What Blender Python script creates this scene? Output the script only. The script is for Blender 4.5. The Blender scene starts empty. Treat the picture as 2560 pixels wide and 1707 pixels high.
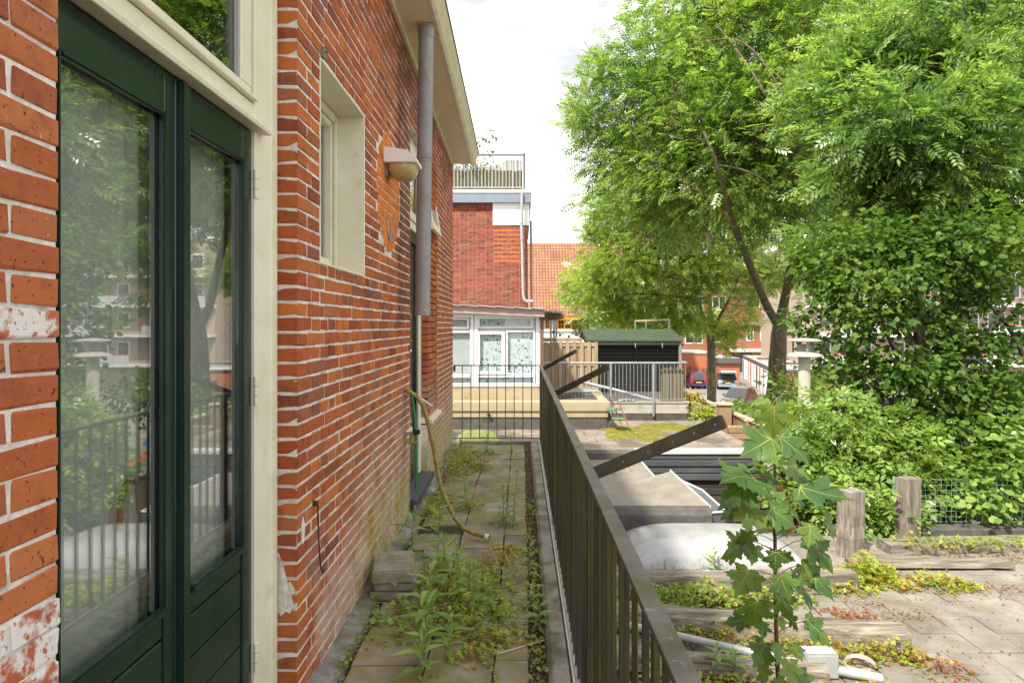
import bpy, bmesh, math, random
import numpy as np
from mathutils import Vector, Matrix, Euler
S = bpy.context.scene
C = S.collection
R = math.radians
random.seed(7)
rng = np.random.default_rng(11)

# ---------------------------------------------------------------- camera
F_PX, CX, CY, EYE = 1640.0, 1304.0, 813.0, 1.53
cam = bpy.data.cameras.new('camera'); camo = bpy.data.objects.new('camera', cam); C.objects.link(camo)
cam.sensor_fit = 'HORIZONTAL'; cam.sensor_width = 36.0; cam.lens = F_PX/2560*36
cam.shift_x = -24/2560; cam.shift_y = -40.5/2560
cam.clip_start = 0.03; cam.clip_end = 2000
camo.location = (0, 0, EYE); camo.rotation_euler = (R(90), 0, 0)
S.camera = camo

# ---------------------------------------------------------------- sky, sun, exposure
SUN = Vector((-0.36, -0.50, 0.80)).normalized()          # towards the sun
sun_el = math.asin(SUN.z); sun_az = math.atan2(SUN.x, SUN.y)
W = bpy.data.worlds.new('World'); S.world = W; W.use_nodes = True
nt = W.node_tree; nt.nodes.clear()
def nn(t, typ, **kw):
    n = t.nodes.new(typ)
    for k, v in kw.items(): setattr(n, k, v)
    return n
sky = nn(nt, 'ShaderNodeTexSky', sky_type='NISHITA', sun_disc=False)
sky.sun_elevation = sun_el; sky.sun_rotation = sun_az; sky.dust_density = 2.0; sky.altitude = 5
tc = nn(nt, 'ShaderNodeTexCoord'); mp = nn(nt, 'ShaderNodeMapping'); mp.inputs['Scale'].default_value = (1.0, 1.0, 2.6)
no = nn(nt, 'ShaderNodeTexNoise'); no.inputs['Scale'].default_value = 2.4; no.inputs['Detail'].default_value = 7; no.inputs['Roughness'].default_value = .55
rp = nn(nt, 'ShaderNodeValToRGB'); rp.color_ramp.elements[0].position = .30; rp.color_ramp.elements[1].position = .52
rp.color_ramp.elements[0].color = (.5, .5, .5, 1)
no2 = nn(nt, 'ShaderNodeTexNoise'); no2.inputs['Scale'].default_value = 3.1; no2.inputs['Detail'].default_value = 6
rp2 = nn(nt, 'ShaderNodeValToRGB'); rp2.color_ramp.elements[0].position = .36; rp2.color_ramp.elements[1].position = .74
rp2.color_ramp.elements[0].color = (2.55, 2.62, 2.75, 1); rp2.color_ramp.elements[1].color = (10.5, 10.3, 9.9, 1)
mx = nn(nt, 'ShaderNodeMix', data_type='RGBA')
bg = nn(nt, 'ShaderNodeBackground'); bg.inputs['Strength'].default_value = .10
wo = nn(nt, 'ShaderNodeOutputWorld')
L = nt.links.new
L(tc.outputs['Generated'], mp.inputs[0]); L(mp.outputs[0], no.inputs['Vector']); L(mp.outputs[0], no2.inputs['Vector'])
L(no.outputs['Fac'], rp.inputs[0]); L(no2.outputs['Fac'], rp2.inputs[0])
L(rp.outputs[0], mx.inputs['Factor']); L(sky.outputs[0], mx.inputs['A']); L(rp2.outputs[0], mx.inputs['B'])
L(mx.outputs['Result'], bg.inputs['Color']); L(bg.outputs[0], wo.inputs[0])
sl = bpy.data.lights.new('sun', 'SUN'); sl.energy = 2.4; sl.angle = R(2.5); sl.color = (1, .94, .82)
so = bpy.data.objects.new('sun', sl); C.objects.link(so); so.rotation_euler = SUN.to_track_quat('Z', 'Y').to_euler()
S.view_settings.view_transform = 'Standard'; S.view_settings.look = 'None'
S.view_settings.exposure = 1.78; S.view_settings.gamma = 1.0

# ---------------------------------------------------------------- helpers
def at(px, py, Y):
    """world point that a photo pixel shows at depth Y (used to read real positions off the photo)"""
    return Vector(((px-CX)*Y/F_PX, Y, EYE-(py-CY)*Y/F_PX))
def on_floor(px, py, z=0.0):
    Y = (EYE-z)*F_PX/(py-CY); return Vector(((px-CX)*Y/F_PX, Y, z))
WL = {}                                                     # world position of every parent
class MB:
    def __init__(s): s.v = []; s.f = []
    def add(s, vs, fs):
        o = len(s.v); s.v += [tuple(p) for p in vs]; s.f += [tuple(i+o for i in f) for f in fs]; return s
    def box(s, x0, x1, y0, y1, z0, z1):
        return s.add([(x0,y0,z0),(x1,y0,z0),(x1,y1,z0),(x0,y1,z0),(x0,y0,z1),(x1,y0,z1),(x1,y1,z1),(x0,y1,z1)],
                     [(3,2,1,0),(4,5,6,7),(0,1,5,4),(1,2,6,5),(2,3,7,6),(3,0,4,7)])
    def bar(s, a, b, w, h, up=(0,0,1)):
        a = Vector(a); b = Vector(b); d = (b-a).normalized(); u = Vector(up)
        x = d.cross(u)
        if x.length < 1e-4: x = d.cross(Vector((1,0,0)))
        x.normalize(); u = x.cross(d).normalized(); x = x*(w/2); u = u*(h/2)
        vs = [a-x-u, a+x-u, a+x+u, a-x+u, b-x-u, b+x-u, b+x+u, b-x+u]
        return s.add(vs, [(0,1,2,3),(7,6,5,4),(0,4,5,1),(1,5,6,2),(2,6,7,3),(3,7,4,0)])
    def tube(s, pts, r, n=8, cap=True):
        pts = [Vector(p) for p in pts]; k = len(pts); rs = r if isinstance(r, (list, tuple)) else [r]*k
        o = len(s.v); ref = None
        for i, p in enumerate(pts):
            d = (pts[min(i+1,k-1)]-pts[max(i-1,0)])
            d = d.normalized() if d.length > 1e-9 else Vector((0,0,1))
            if ref is None: ref = d.orthogonal().normalized()
            x = (ref - d*ref.dot(d))
            x = x.normalized() if x.length > 1e-6 else d.orthogonal().normalized()
            ref = x; y = d.cross(x)
            for j in range(n):
                a = 2*math.pi*j/n; q = p+(x*math.cos(a)+y*math.sin(a))*rs[i]; s.v.append(tuple(q))
        for i in range(k-1):
            for j in range(n):
                j2 = (j+1) % n; s.f.append((o+i*n+j, o+i*n+j2, o+(i+1)*n+j2, o+(i+1)*n+j))
        if cap:
            s.f.append(tuple(o+j for j in reversed(range(n)))); s.f.append(tuple(o+(k-1)*n+j for j in range(n)))
        return s
    def lathe(s, prof, c, n=24):
        o = len(s.v); c = Vector(c); k = len(prof)
        for (r, z) in prof:
            for j in range(n):
                a = 2*math.pi*j/n; s.v.append((c.x+r*math.cos(a), c.y+r*math.sin(a), c.z+z))
        for i in range(k-1):
            for j in range(n):
                j2 = (j+1) % n; s.f.append((o+i*n+j, o+i*n+j2, o+(i+1)*n+j2, o+(i+1)*n+j))
        s.f.append(tuple(o+j for j in reversed(range(n)))); s.f.append(tuple(o+(k-1)*n+j for j in range(n)))
        return s
    def prism(s, poly, ax, lo, hi):
        """polygon extruded along axis ax ('x': poly=(y,z), 'y': poly=(x,z), 'z': poly=(x,y))"""
        f = {'x': lambda p, t: (t, p[0], p[1]), 'y': lambda p, t: (p[0], t, p[1]), 'z': lambda p, t: (p[0], p[1], t)}[ax]
        n = len(poly); vs = [f(p, lo) for p in poly]+[f(p, hi) for p in poly]
        fs = [tuple(range(n))[::-1], tuple(range(n, 2*n))]+[(i, (i+1) % n, n+(i+1) % n, n+i) for i in range(n)]
        return s.add(vs, fs)
    def build(s, name, m, parent=None, bevel=0, smooth=False, seg=1, jit=0, subd=0):
        me = bpy.data.meshes.new(name)
        V = np.array(s.v, dtype=float); c = V.min(0)*.5+V.max(0)*.5
        if jit: V = V+rng.normal(0, jit, V.shape)
        me.from_pydata((V-c).tolist(), [], s.f)
        bm = bmesh.new(); bm.from_mesh(me)
        if subd: bmesh.ops.subdivide_edges(bm, edges=[e for e in bm.edges if e.calc_length() > subd], cuts=6, use_grid_fill=True)
        if bevel: bmesh.ops.bevel(bm, geom=bm.edges[:], offset=bevel, segments=seg, affect='EDGES', clamp_overlap=True)
        bmesh.ops.recalc_face_normals(bm, faces=bm.faces[:]); bm.to_mesh(me); bm.free()
        if smooth:
            me.polygons.foreach_set('use_smooth', [True]*len(me.polygons)); me.set_sharp_from_angle(angle=R(42))
        me.materials.append(m)
        return link(name, me, Vector(c), parent)
def link(name, me, wpos, parent=None):
    o = bpy.data.objects.new(name, me); C.objects.link(o); WL[o.name] = Vector(wpos)
    if parent is not None: o.parent = parent; o.location = Vector(wpos)-WL[parent.name]
    else: o.location = wpos
    return o
def thing(name, label, cat, loc=(0,0,0), group=None):
    o = link(name, None, loc); return tag(o, label, cat, group)
def tag(o, label, cat, group=None):
    o['label'] = label; o['category'] = cat
    if group: o['group'] = group
    return o
def struct(o): o['kind'] = 'structure'; return o
def stuff(o): o['kind'] = 'stuff'; return o
def quadmesh(name, V, F, m, parent=None, wpos=None, smooth=False):
    """fast mesh from arrays: V (n,3), F (k,4)"""
    V = np.asarray(V, dtype=np.float32); F = np.asarray(F, dtype=np.int32)
    c = V.min(0)*.5+V.max(0)*.5 if wpos is None else np.array(wpos)
    me = bpy.data.meshes.new(name); n, k = F.shape
    me.vertices.add(len(V)); me.vertices.foreach_set('co', (V-c).astype(np.float32).ravel())
    me.loops.add(n*k); me.loops.foreach_set('vertex_index', F.ravel())
    me.polygons.add(n); me.polygons.foreach_set('loop_start', np.arange(0, n*k, k, dtype=np.int32))
    me.update(calc_edges=True); me.validate()
    if smooth: me.polygons.foreach_set('use_smooth', [True]*n)
    me.materials.append(m)
    return link(name, me, Vector(c.tolist()), parent)

# ---------------------------------------------------------------- materials
MAT = {}
def mk(name, cols, scale=6, rough=.75, bump=.2, bscale=45, stretch=(1,1,1), rand=.12, metal=0, spec=.4, lo=.3, hi=.7,
       stains=(), obj=False, coat=0, bdist=.004, dirt=None):
    m = bpy.data.materials.new(name); m.use_nodes = True; t = m.node_tree; t.nodes.clear(); l = t.links.new
    out = nn(t, 'ShaderNodeOutputMaterial'); b = nn(t, 'ShaderNodeBsdfPrincipled'); l(b.outputs[0], out.inputs[0])
    geo = nn(t, 'ShaderNodeNewGeometry'); oi = nn(t, 'ShaderNodeObjectInfo')
    if obj:
        tcn = nn(t, 'ShaderNodeTexCoord'); ad = nn(t, 'ShaderNodeVectorMath', operation='ADD')
        sc = nn(t, 'ShaderNodeVectorMath', operation='SCALE'); sc.inputs[0].default_value = (31, 17, 23)
        l(oi.outputs['Random'], sc.inputs['Scale']); l(tcn.outputs['Object'], ad.inputs[0]); l(sc.outputs[0], ad.inputs[1]); src = ad.outputs[0]
    else: src = geo.outputs['Position']
    mpn = nn(t, 'ShaderNodeMapping'); mpn.inputs['Scale'].default_value = stretch; l(src, mpn.inputs[0]); vec = mpn.outputs[0]
    def noise(s, d=7, r=.62):
        n = nn(t, 'ShaderNodeTexNoise'); n.inputs['Scale'].default_value = s; n.inputs['Detail'].default_value = d; n.inputs['Roughness'].default_value = r
        l(vec, n.inputs['Vector']); return n.outputs['Fac']
    cr = nn(t, 'ShaderNodeValToRGB'); e = cr.color_ramp.elements
    while len(e) < len(cols): e.new(.5)
    for i, cc in enumerate(cols):
        e[i].position = lo+(hi-lo)*i/max(1, len(cols)-1); e[i].color = (*cc, 1)
    l(noise(scale), cr.inputs[0]); col = cr.outputs[0]
    ra = nn(t, 'ShaderNodeMath', operation='ADD'); l(oi.outputs['Random'], ra.inputs[0]); l(geo.outputs['Random Per Island'], ra.inputs[1])
    fr = nn(t, 'ShaderNodeMath', operation='FRACT'); l(ra.outputs[0], fr.inputs[0])
    if rand:
        mr = nn(t, 'ShaderNodeMapRange'); mr.inputs['To Min'].default_value = 1-rand; mr.inputs['To Max'].default_value = 1+rand
        l(fr.outputs[0], mr.inputs['Value'])
        hs = nn(t, 'ShaderNodeHueSaturation'); l(mr.outputs[0], hs.inputs['Value']); l(col, hs.inputs['Color']); col = hs.outputs[0]
    sep = nn(t, 'ShaderNodeSeparateXYZ'); l(geo.outputs['Position'], sep.inputs[0])
    for st in stains:     # (colour, noise scale, lo, hi, strength[, (axis, from, to)])
        c2 = nn(t, 'ShaderNodeMapRange'); c2.inputs['From Min'].default_value = st[2]; c2.inputs['From Max'].default_value = st[3]; c2.inputs['To Max'].default_value = st[4]
        l(noise(st[1]), c2.inputs['Value']); fac = c2.outputs[0]
        for mk_ in st[5:]:
            c3 = nn(t, 'ShaderNodeMapRange'); c3.inputs['From Min'].default_value = mk_[1]; c3.inputs['From Max'].default_value = mk_[2]
            l(sep.outputs['XYZ'.index(mk_[0])], c3.inputs['Value'])
            mu = nn(t, 'ShaderNodeMath', operation='MULTIPLY'); l(fac, mu.inputs[0]); l(c3.outputs[0], mu.inputs[1]); fac = mu.outputs[0]
        mm = nn(t, 'ShaderNodeMix', data_type='RGBA'); mm.inputs['B'].default_value = (*st[0], 1); l(fac, mm.inputs['Factor']); l(col, mm.inputs['A']); col = mm.outputs['Result']
    l(col, b.inputs['Base Color'])
    rr = nn(t, 'ShaderNodeMapRange'); rr.inputs['To Min'].default_value = max(.02, rough-.12); rr.inputs['To Max'].default_value = min(1, rough+.12)
    l(noise(scale*2.3, 4), rr.inputs['Value']); l(rr.outputs[0], b.inputs['Roughness'])
    b.inputs['Metallic'].default_value = metal; b.inputs['Specular IOR Level'].default_value = spec; b.inputs['Coat Weight'].default_value = coat
    if bump:
        bn = nn(t, 'ShaderNodeBump'); bn.inputs['Strength'].default_value = bump; bn.inputs['Distance'].default_value = bdist
        l(noise(bscale, 6), bn.inputs['Height']); l(bn.outputs[0], b.inputs['Normal'])
    MAT[name] = m; return m
def plain(name, col, rough=.5, metal=0, spec=.5, **k): return mk(name, [tuple(c*.88 for c in col), tuple(min(1, c*1.08) for c in col)], rough=rough, metal=metal, spec=spec, **k)

def brick_mat(name, cols, white=0, white_z=None, algae=False, rough=.85, spots=.55, obj=True):
    m = bpy.data.materials.new(name); m.use_nodes = True; t = m.node_tree; t.nodes.clear(); l = t.links.new
    out = nn(t, 'ShaderNodeOutputMaterial'); b = nn(t, 'ShaderNodeBsdfPrincipled'); l(b.outputs[0], out.inputs[0])
    geo = nn(t, 'ShaderNodeNewGeometry'); oi = nn(t, 'ShaderNodeObjectInfo'); pos = geo.outputs['Position']
    ra = nn(t, 'ShaderNodeMath', operation='ADD'); l(oi.outputs['Random'], ra.inputs[0]); l(geo.outputs['Random Per Island'], ra.inputs[1])
    fr = nn(t, 'ShaderNodeMath', operation='FRACT'); l(ra.outputs[0], fr.inputs[0])
    cr = nn(t, 'ShaderNodeValToRGB'); e = cr.color_ramp.elements
    while len(e) < len(cols): e.new(.5)
    for i, cc in enumerate(cols): e[i].position = i/(len(cols)-1); e[i].color = (*cc, 1)
    l(fr.outputs[0], cr.inputs[0]); col = cr.outputs[0]
    def noise(s, d=6, r=.6):
        n = nn(t, 'ShaderNodeTexNoise'); n.inputs['Scale'].default_value = s; n.inputs['Detail'].default_value = d; n.inputs['Roughness'].default_value = r
        l(pos, n.inputs['Vector']); return n.outputs['Fac']
    def rng_(v, a, c, to=1.0):
        q = nn(t, 'ShaderNodeMapRange'); q.inputs['From Min'].default_value = a; q.inputs['From Max'].default_value = c; q.inputs['To Max'].default_value = to; l(v, q.inputs['Value']); return q.outputs[0]
    def mul(a, c):
        q = nn(t, 'ShaderNodeMath', operation='MULTIPLY'); l(a, q.inputs[0]); l(c, q.inputs[1]); return q.outputs[0]
    def mix(fac, colr, cur):
        q = nn(t, 'ShaderNodeMix', data_type='RGBA'); q.inputs['B'].default_value = (*colr, 1); l(fac, q.inputs['Factor']); l(cur, q.inputs['A']); return q.outputs['Result']
    # mottling and pits
    col = mix(rng_(noise(28), .5, .75, .55), (.42, .12, .035), col)
    col = mix(rng_(noise(13), .52, .74, .6), (.115, .03, .018), col)
    col = mix(rng_(noise(85, 3), .62, .70, spots), (.035, .012, .01), col)
    col = mix(rng_(noise(55, 3), .68, .74, .5), (.55, .45, .38), col)
    sep = nn(t, 'ShaderNodeSeparateXYZ'); l(pos, sep.inputs[0]); px, py, pz = sep.outputs
    if white:
        fac = mul(rng_(noise(9), .455, .52, white), rng_(noise(60, 4), .36, .46))
        col = mix(fac, (.66, .63, .60), col)
    if algae:
        f1 = mul(mul(rng_(noise(3.0), .2, .4, 1.0), rng_(pz, .60, .22)), mul(rng_(py, 3.3, 3.9), rng_(noise(30), .2, .42)))
        f2 = mul(mul(rng_(noise(4.5), .36, .6, .85), rng_(pz, 1.25, .35)), rng_(py, 3.0, 4.3))
        col = mix(f2, (.40, .33, .25), col); col = mix(f1, (.27, .215, .022), col)
        f4 = mul(mul(rng_(noise(5.0), .38, .56, .75), rng_(pz, .75, .15)), rng_(py, 2.5, 2.9))
        col = mix(f4, (.46, .36, .29), col)
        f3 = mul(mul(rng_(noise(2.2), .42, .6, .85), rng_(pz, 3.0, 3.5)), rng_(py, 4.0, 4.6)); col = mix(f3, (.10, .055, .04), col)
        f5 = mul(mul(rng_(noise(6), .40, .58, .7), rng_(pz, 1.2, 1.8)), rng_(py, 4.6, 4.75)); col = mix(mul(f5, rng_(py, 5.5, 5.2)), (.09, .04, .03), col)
    l(col, b.inputs['Base Color']); b.inputs['Roughness'].default_value = rough; b.inputs['Specular IOR Level'].default_value = .25
    bn = nn(t, 'ShaderNodeBump'); bn.inputs['Strength'].default_value = .5; bn.inputs['Distance'].default_value = .004
    l(noise(70, 8, .7), bn.inputs['Height']); l(bn.outputs[0], b.inputs['Normal'])
    MAT[name] = m; return m

def leaf_mat(name, cols, trans=.42, rough=.42, scale=.9, tcol=None, vein=0, spec=.45):
    m = bpy.data.materials.new(name); m.use_nodes = True; t = m.node_tree; t.nodes.clear(); l = t.links.new
    out = nn(t, 'ShaderNodeOutputMaterial'); b = nn(t, 'ShaderNodeBsdfPrincipled'); tr = nn(t, 'ShaderNodeBsdfTranslucent'); ms = nn(t, 'ShaderNodeMixShader')
    geo = nn(t, 'ShaderNodeNewGeometry'); oi = nn(t, 'ShaderNodeObjectInfo')
    n = nn(t, 'ShaderNodeTexNoise'); n.inputs['Scale'].default_value = scale; n.inputs['Detail'].default_value = 3; l(geo.outputs['Position'], n.inputs['Vector'])
    ad = nn(t, 'ShaderNodeMath', operation='ADD'); l(geo.outputs['Random Per Island'], ad.inputs[0]); l(oi.outputs['Random'], ad.inputs[1])
    fr = nn(t, 'ShaderNodeMath', operation='FRACT'); l(ad.outputs[0], fr.inputs[0])
    mr = nn(t, 'ShaderNodeMapRange'); mr.inputs['To Min'].default_value = -.22; mr.inputs['To Max'].default_value = .22; l(fr.outputs[0], mr.inputs['Value'])
    a2 = nn(t, 'ShaderNodeMath', operation='ADD'); l(mr.outputs[0], a2.inputs[0]); l(n.outputs['Fac'], a2.inputs[1])
    cr = nn(t, 'ShaderNodeValToRGB'); e = cr.color_ramp.elements
    while len(e) < len(cols): e.new(.5)
    for i, cc in enumerate(cols): e[i].position = .25+.5*i/(len(cols)-1); e[i].color = (*cc, 1)
    l(a2.outputs[0], cr.inputs[0])
    l(cr.outputs[0], b.inputs['Base Color']); b.inputs['Roughness'].default_value = rough; b.inputs['Specular IOR Level'].default_value = spec
    hs = nn(t, 'ShaderNodeMix', data_type='RGBA', blend_type='MULTIPLY'); hs.inputs['Factor'].default_value = 1
    hs.inputs['B'].default_value = (*(tcol or (1.55, 1.5, .75)), 1); l(cr.outputs[0], hs.inputs['A']); l(hs.outputs['Result'], tr.inputs['Color'])
    ms.inputs[0].default_value = trans; l(b.outputs[0], ms.inputs[1]); l(tr.outputs[0], ms.inputs[2]); l(ms.outputs[0], out.inputs[0])
    MAT[name] = m; return m
def glass_mat(name, ior=.05, tint=(.92, .94, .935), rough=0.0):
    m = bpy.data.materials.new(name); m.use_nodes = True; t = m.node_tree; t.nodes.clear(); l = t.links.new
    out = nn(t, 'ShaderNodeOutputMaterial'); g = nn(t, 'ShaderNodeBsdfGlossy'); g.inputs['Roughness'].default_value = rough
    tp = nn(t, 'ShaderNodeBsdfTransparent'); tp.inputs[0].default_value = (*tint, 1); lw = nn(t, 'ShaderNodeLayerWeight'); lw.inputs['Blend'].default_value = .5; pw = nn(t, 'ShaderNodeMath', operation='POWER'); pw.inputs[1].default_value = 5; l(lw.outputs['Facing'], pw.inputs[0]); f = nn(t, 'ShaderNodeMapRange'); f.inputs['To Min'].default_value = ior; f.inputs['To Max'].default_value = 1.0; l(pw.outputs[0], f.inputs['Value'])
    ms = nn(t, 'ShaderNodeMixShader'); l(f.outputs[0], ms.inputs[0]); l(tp.outputs[0], ms.inputs[1]); l(g.outputs[0], ms.inputs[2]); l(ms.outputs[0], out.inputs[0])
    MAT[name] = m; return m

brick_mat('brick', [(.30,.062,.022),(.38,.095,.026),(.24,.065,.03),(.44,.135,.036),(.33,.075,.024),(.19,.05,.026),(.47,.145,.026),(.36,.10,.034),(.21,.075,.045),(.40,.125,.05)], algae=True)
brick_mat('brick_near', [(.34,.085,.03),(.42,.125,.042),(.27,.065,.028),(.43,.15,.055),(.38,.10,.03),(.30,.085,.04)], algae=False, spots=.85)
brick_mat('brick_white', [(.40,.10,.045),(.42,.12,.055)], white=.95)
brick_mat('brick_orange', [(.58,.165,.022),(.62,.20,.03),(.50,.13,.022)], spots=.25)
brick_mat('brick_neighbour', [(.21,.055,.035),(.29,.075,.042),(.17,.045,.035),(.25,.075,.045),(.11,.035,.028),(.30,.09,.05)], spots=.3)
brick_mat('brick_infill', [(.42,.11,.03),(.48,.14,.04),(.36,.09,.035)], spots=.3)
brick_mat('brick_stack', [(.36,.11,.05),(.40,.13,.06),(.30,.09,.05)], spots=.3)
mk('mortar', [(.50,.46,.41),(.76,.72,.66)], scale=30, rough=.9, bump=.8, bscale=90, rand=0, bdist=.006,
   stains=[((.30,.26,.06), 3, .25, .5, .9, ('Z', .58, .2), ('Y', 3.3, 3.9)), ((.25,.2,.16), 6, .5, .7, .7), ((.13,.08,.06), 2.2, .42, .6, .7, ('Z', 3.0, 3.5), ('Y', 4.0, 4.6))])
mk('mortar_far', [(.36,.28,.23),(.46,.38,.32)], scale=20, rough=.9, bump=.2, rand=0)
mk('cream', [(.62,.58,.43),(.70,.66,.52)], scale=5, rough=.45, bump=.12, bscale=60, rand=.03, spec=.4, lo=.35, hi=.65,
   stains=[((.42,.38,.25), 9, .58, .75, .5), ((.30,.27,.2), 60, .70, .76, .4)])
mk('soffit', [(.66,.55,.36),(.72,.61,.42)], scale=4, rough=.6, bump=.1, rand=.02, stains=[((.45,.33,.16), 5, .55, .8, .5)])
mk('gutter_paint', [(.60,.53,.33),(.68,.62,.44)], scale=8, rough=.35, bump=.05, rand=0, stains=[((.35,.30,.12), 12, .5, .7, .6)])
mk('green_paint', [(.006,.020,.014),(.010,.030,.020)], scale=6, rough=.24, bump=.06, bscale=120, rand=.05, spec=.5, stretch=(1,1,.3), stains=[((.2,.2,.18), 70, .74, .78, .35)])
glass_mat('glass_door', .24); glass_mat('glass_far', .05)
mk('curtain', [(.52,.54,.48),(.62,.63,.57)], scale=3, rough=.95, bump=0, rand=0)
plain('room', (.22,.21,.18), rough=.9, bump=0, rand=0)
mk('pvc_grey', [(.20,.197,.192),(.27,.265,.258)], scale=5, rough=.42, bump=.05, rand=.03, stains=[((.12,.13,.08), 9, .5, .7, .5), ((.40,.39,.38), 30, .66, .74, .35)])
mk('pvc_light', [(.29,.295,.30),(.37,.37,.375)], scale=6, rough=.4, bump=.04, rand=.05, stains=[((.2,.2,.16), 14, .55, .75, .5)])
mk('lamp_white', [(.66,.64,.62),(.74,.72,.70)], scale=10, rough=.4, bump=.03, rand=0)
mk('rail_steel', [(.078,.070,.052),(.13,.118,.095),(.195,.185,.165)], scale=9, rough=.55, bump=.35, bscale=60, rand=.10, metal=.25,
   stains=[((.10,.095,.03), 6, .48, .66, .75), ((.38,.42,.44), 35, .63, .7, .5), ((.10,.045,.02), 18, .62, .72, .6)])
mk('rail_bar', [(.022,.022,.024),(.044,.042,.039),(.075,.07,.056)], scale=7, rough=.5, bump=.4, bscale=70, rand=.3, metal=.2, stretch=(1,1,.25),
   stains=[((.085,.085,.02), 5, .42, .6, .85), ((.03,.03,.028), 11, .58, .7, .6)])
mk('slab', [(.17,.145,.105),(.26,.225,.165),(.34,.30,.23)], scale=5, rough=.9, bump=.6, bscale=120, rand=.14, bdist=.004,
   stains=[((.20,.175,.03), 3.5, .42, .6, .75), ((.09,.078,.055), 2.1, .52, .72, .55), ((.45,.42,.36), 90, .70, .74, .5)])
mk('slab_light', [(.140,.124,.102),(.200,.180,.151),(.265,.242,.207)], scale=3, rough=.92, bump=.5, bscale=110, rand=.10,
   stains=[((.10,.082,.06), 1.7, .46, .66, .7), ((.14,.13,.05), 3.1, .56, .7, .5), ((.5,.48,.44), 70, .70, .74, .6), ((.12,.08,.055), 40, .62, .72, .6)])
mk('soil', [(.02,.016,.012),(.06,.047,.035),(.12,.10,.08)], scale=60, rough=.95, bump=1.0, bscale=160, rand=.2, bdist=.01, stains=[((.06,.07,.015), 7, .5, .62, .7)])
mk('kerb', [(.20,.185,.15),(.30,.28,.235)], scale=6, rough=.9, bump=.5, bscale=130, rand=.05, stains=[((.055,.052,.03), 4.5, .48, .62, .75), ((.13,.13,.05), 9, .52, .7, .5)])
mk('strip', [(.48,.44,.36),(.56,.53,.46)], scale=9, rough=.5, bump=.1, rand=0, stains=[((.25,.23,.16), 20, .55, .7, .5)])
mk('lead', [(.13,.125,.115),(.22,.21,.195),(.32,.31,.29)], scale=7, rough=.7, bump=.5, bscale=30, rand=0, stains=[((.11,.10,.03), 5, .44, .6, .75), ((.05,.045,.03), 9, .5, .66, .6)])
mk('slate', [(.045,.05,.055),(.075,.08,.085)], scale=9, rough=.6, bump=.2, rand=.05)
mk('hose', [(.20,.165,.035),(.30,.25,.055)], scale=40, rough=.6, bump=.4, bscale=140, rand=0, stains=[((.09,.085,.02), 30, .48, .6, .6)])
mk('tube_white', [(.48,.43,.36),(.58,.55,.5)], scale=30, rough=.5, bump=.1, rand=0, stains=[((.28,.2,.12), 30, .5, .65, .5)])
plain('hose_green', (.01,.17,.06), rough=.4, rand=0)
plain('iron', (.05,.03,.02), rough=.7, metal=.3, rand=.1)
plain('chrome', (.45,.45,.44), rough=.3, metal=.8, rand=0); plain('black_rubber', (.012,.012,.012), rough=.6, rand=0)
mk('stone', [(.22,.19,.15),(.34,.31,.26)], scale=12, rough=.95, bump=.8, bscale=70, rand=.1, stains=[((.10,.10,.03), 8, .5, .66, .7)])
mk('sleeper', [(.09,.075,.058),(.18,.155,.122),(.31,.275,.225)], scale=13, rough=.9, bump=.9, bscale=26, rand=.15, stretch=(.25,2.2,2.2), bdist=.012,
   stains=[((.06,.042,.028), 6, .52, .66, .7), ((.13,.12,.05), 4, .58, .72, .4)])
mk('post_wood', [(.09,.075,.06),(.19,.163,.132),(.30,.27,.23)], scale=16, rough=.9, bump=.9, bscale=26, rand=.12, stretch=(2.4,2.4,.22), bdist=.01, stains=[((.08,.06,.04), 9, .56, .7, .6)])
mk('bitumen_light', [(.18,.158,.128),(.25,.224,.185)], scale=4, rough=.95, bump=.5, bscale=150, rand=.04, stains=[((.13,.11,.085), 1.6, .55, .7, .7), ((.12,.06,.03), 30, .68, .75, .6)])
mk('bitumen_mid', [(.17,.14,.115),(.29,.25,.205)], scale=2.2, rough=.9, bump=.5, bscale=90, rand=.03, stains=[((.07,.055,.042), 1.3, .5, .62, .7), ((.12,.05,.025), 26, .66, .73, .7), ((.42,.37,.3), 40, .70, .74, .5)])
mk('bitumen_dark', [(.055,.05,.046),(.10,.092,.085)], scale=6, rough=.85, bump=.5, bscale=120, rand=.05, stains=[((.16,.15,.13), 5, .55, .7, .5), ((.08,.085,.02), 12, .6, .7, .6)])
mk('moss', [(.06,.07,.008),(.17,.17,.015),(.28,.24,.02)], scale=9, rough=1, bump=1, bscale=60, rand=.1, bdist=.02, stains=[((.14,.095,.05), 7, .5, .6, .8)])
mk('slat_grey', [(.060,.065,.078),(.095,.10,.115)], scale=3, rough=.5, bump=.15, rand=.12, stretch=(.3,1,1), stains=[((.14,.14,.07), 3, .55, .7, .5)])
mk('slat_old', [(.035,.032,.026),(.075,.068,.05)], scale=4, rough=.8, bump=.4, rand=.2, stretch=(.3,1,1), stains=[((.30,.25,.15), 3, .66, .72, .8), ((.08,.09,.03), 3, .5, .65, .6)])
mk('trim_white', [(.52,.52,.51),(.62,.62,.60)], scale=8, rough=.5, bump=.05, rand=.03)
mk('acrylic', [(.25,.25,.255),(.35,.35,.355)], scale=4, rough=.22, bump=.05, bscale=8, rand=0, spec=.6, stains=[((.22,.22,.21), 5, .5, .72, .6), ((.14,.14,.12), 26, .6, .72, .45)])
mk('plaster_yellow', [(.32,.262,.165),(.39,.325,.215)], scale=3, rough=.85, bump=.2, rand=0, stains=[((.24,.19,.11), 7, .55, .72, .6)])
mk('upvc', [(.70,.70,.71),(.76,.76,.77)], scale=5, rough=.3, bump=0, rand=0)
plain('pink_fascia', (.42,.30,.28), rough=.6); plain('brown_wood', (.16,.075,.04), rough=.7)
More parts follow.
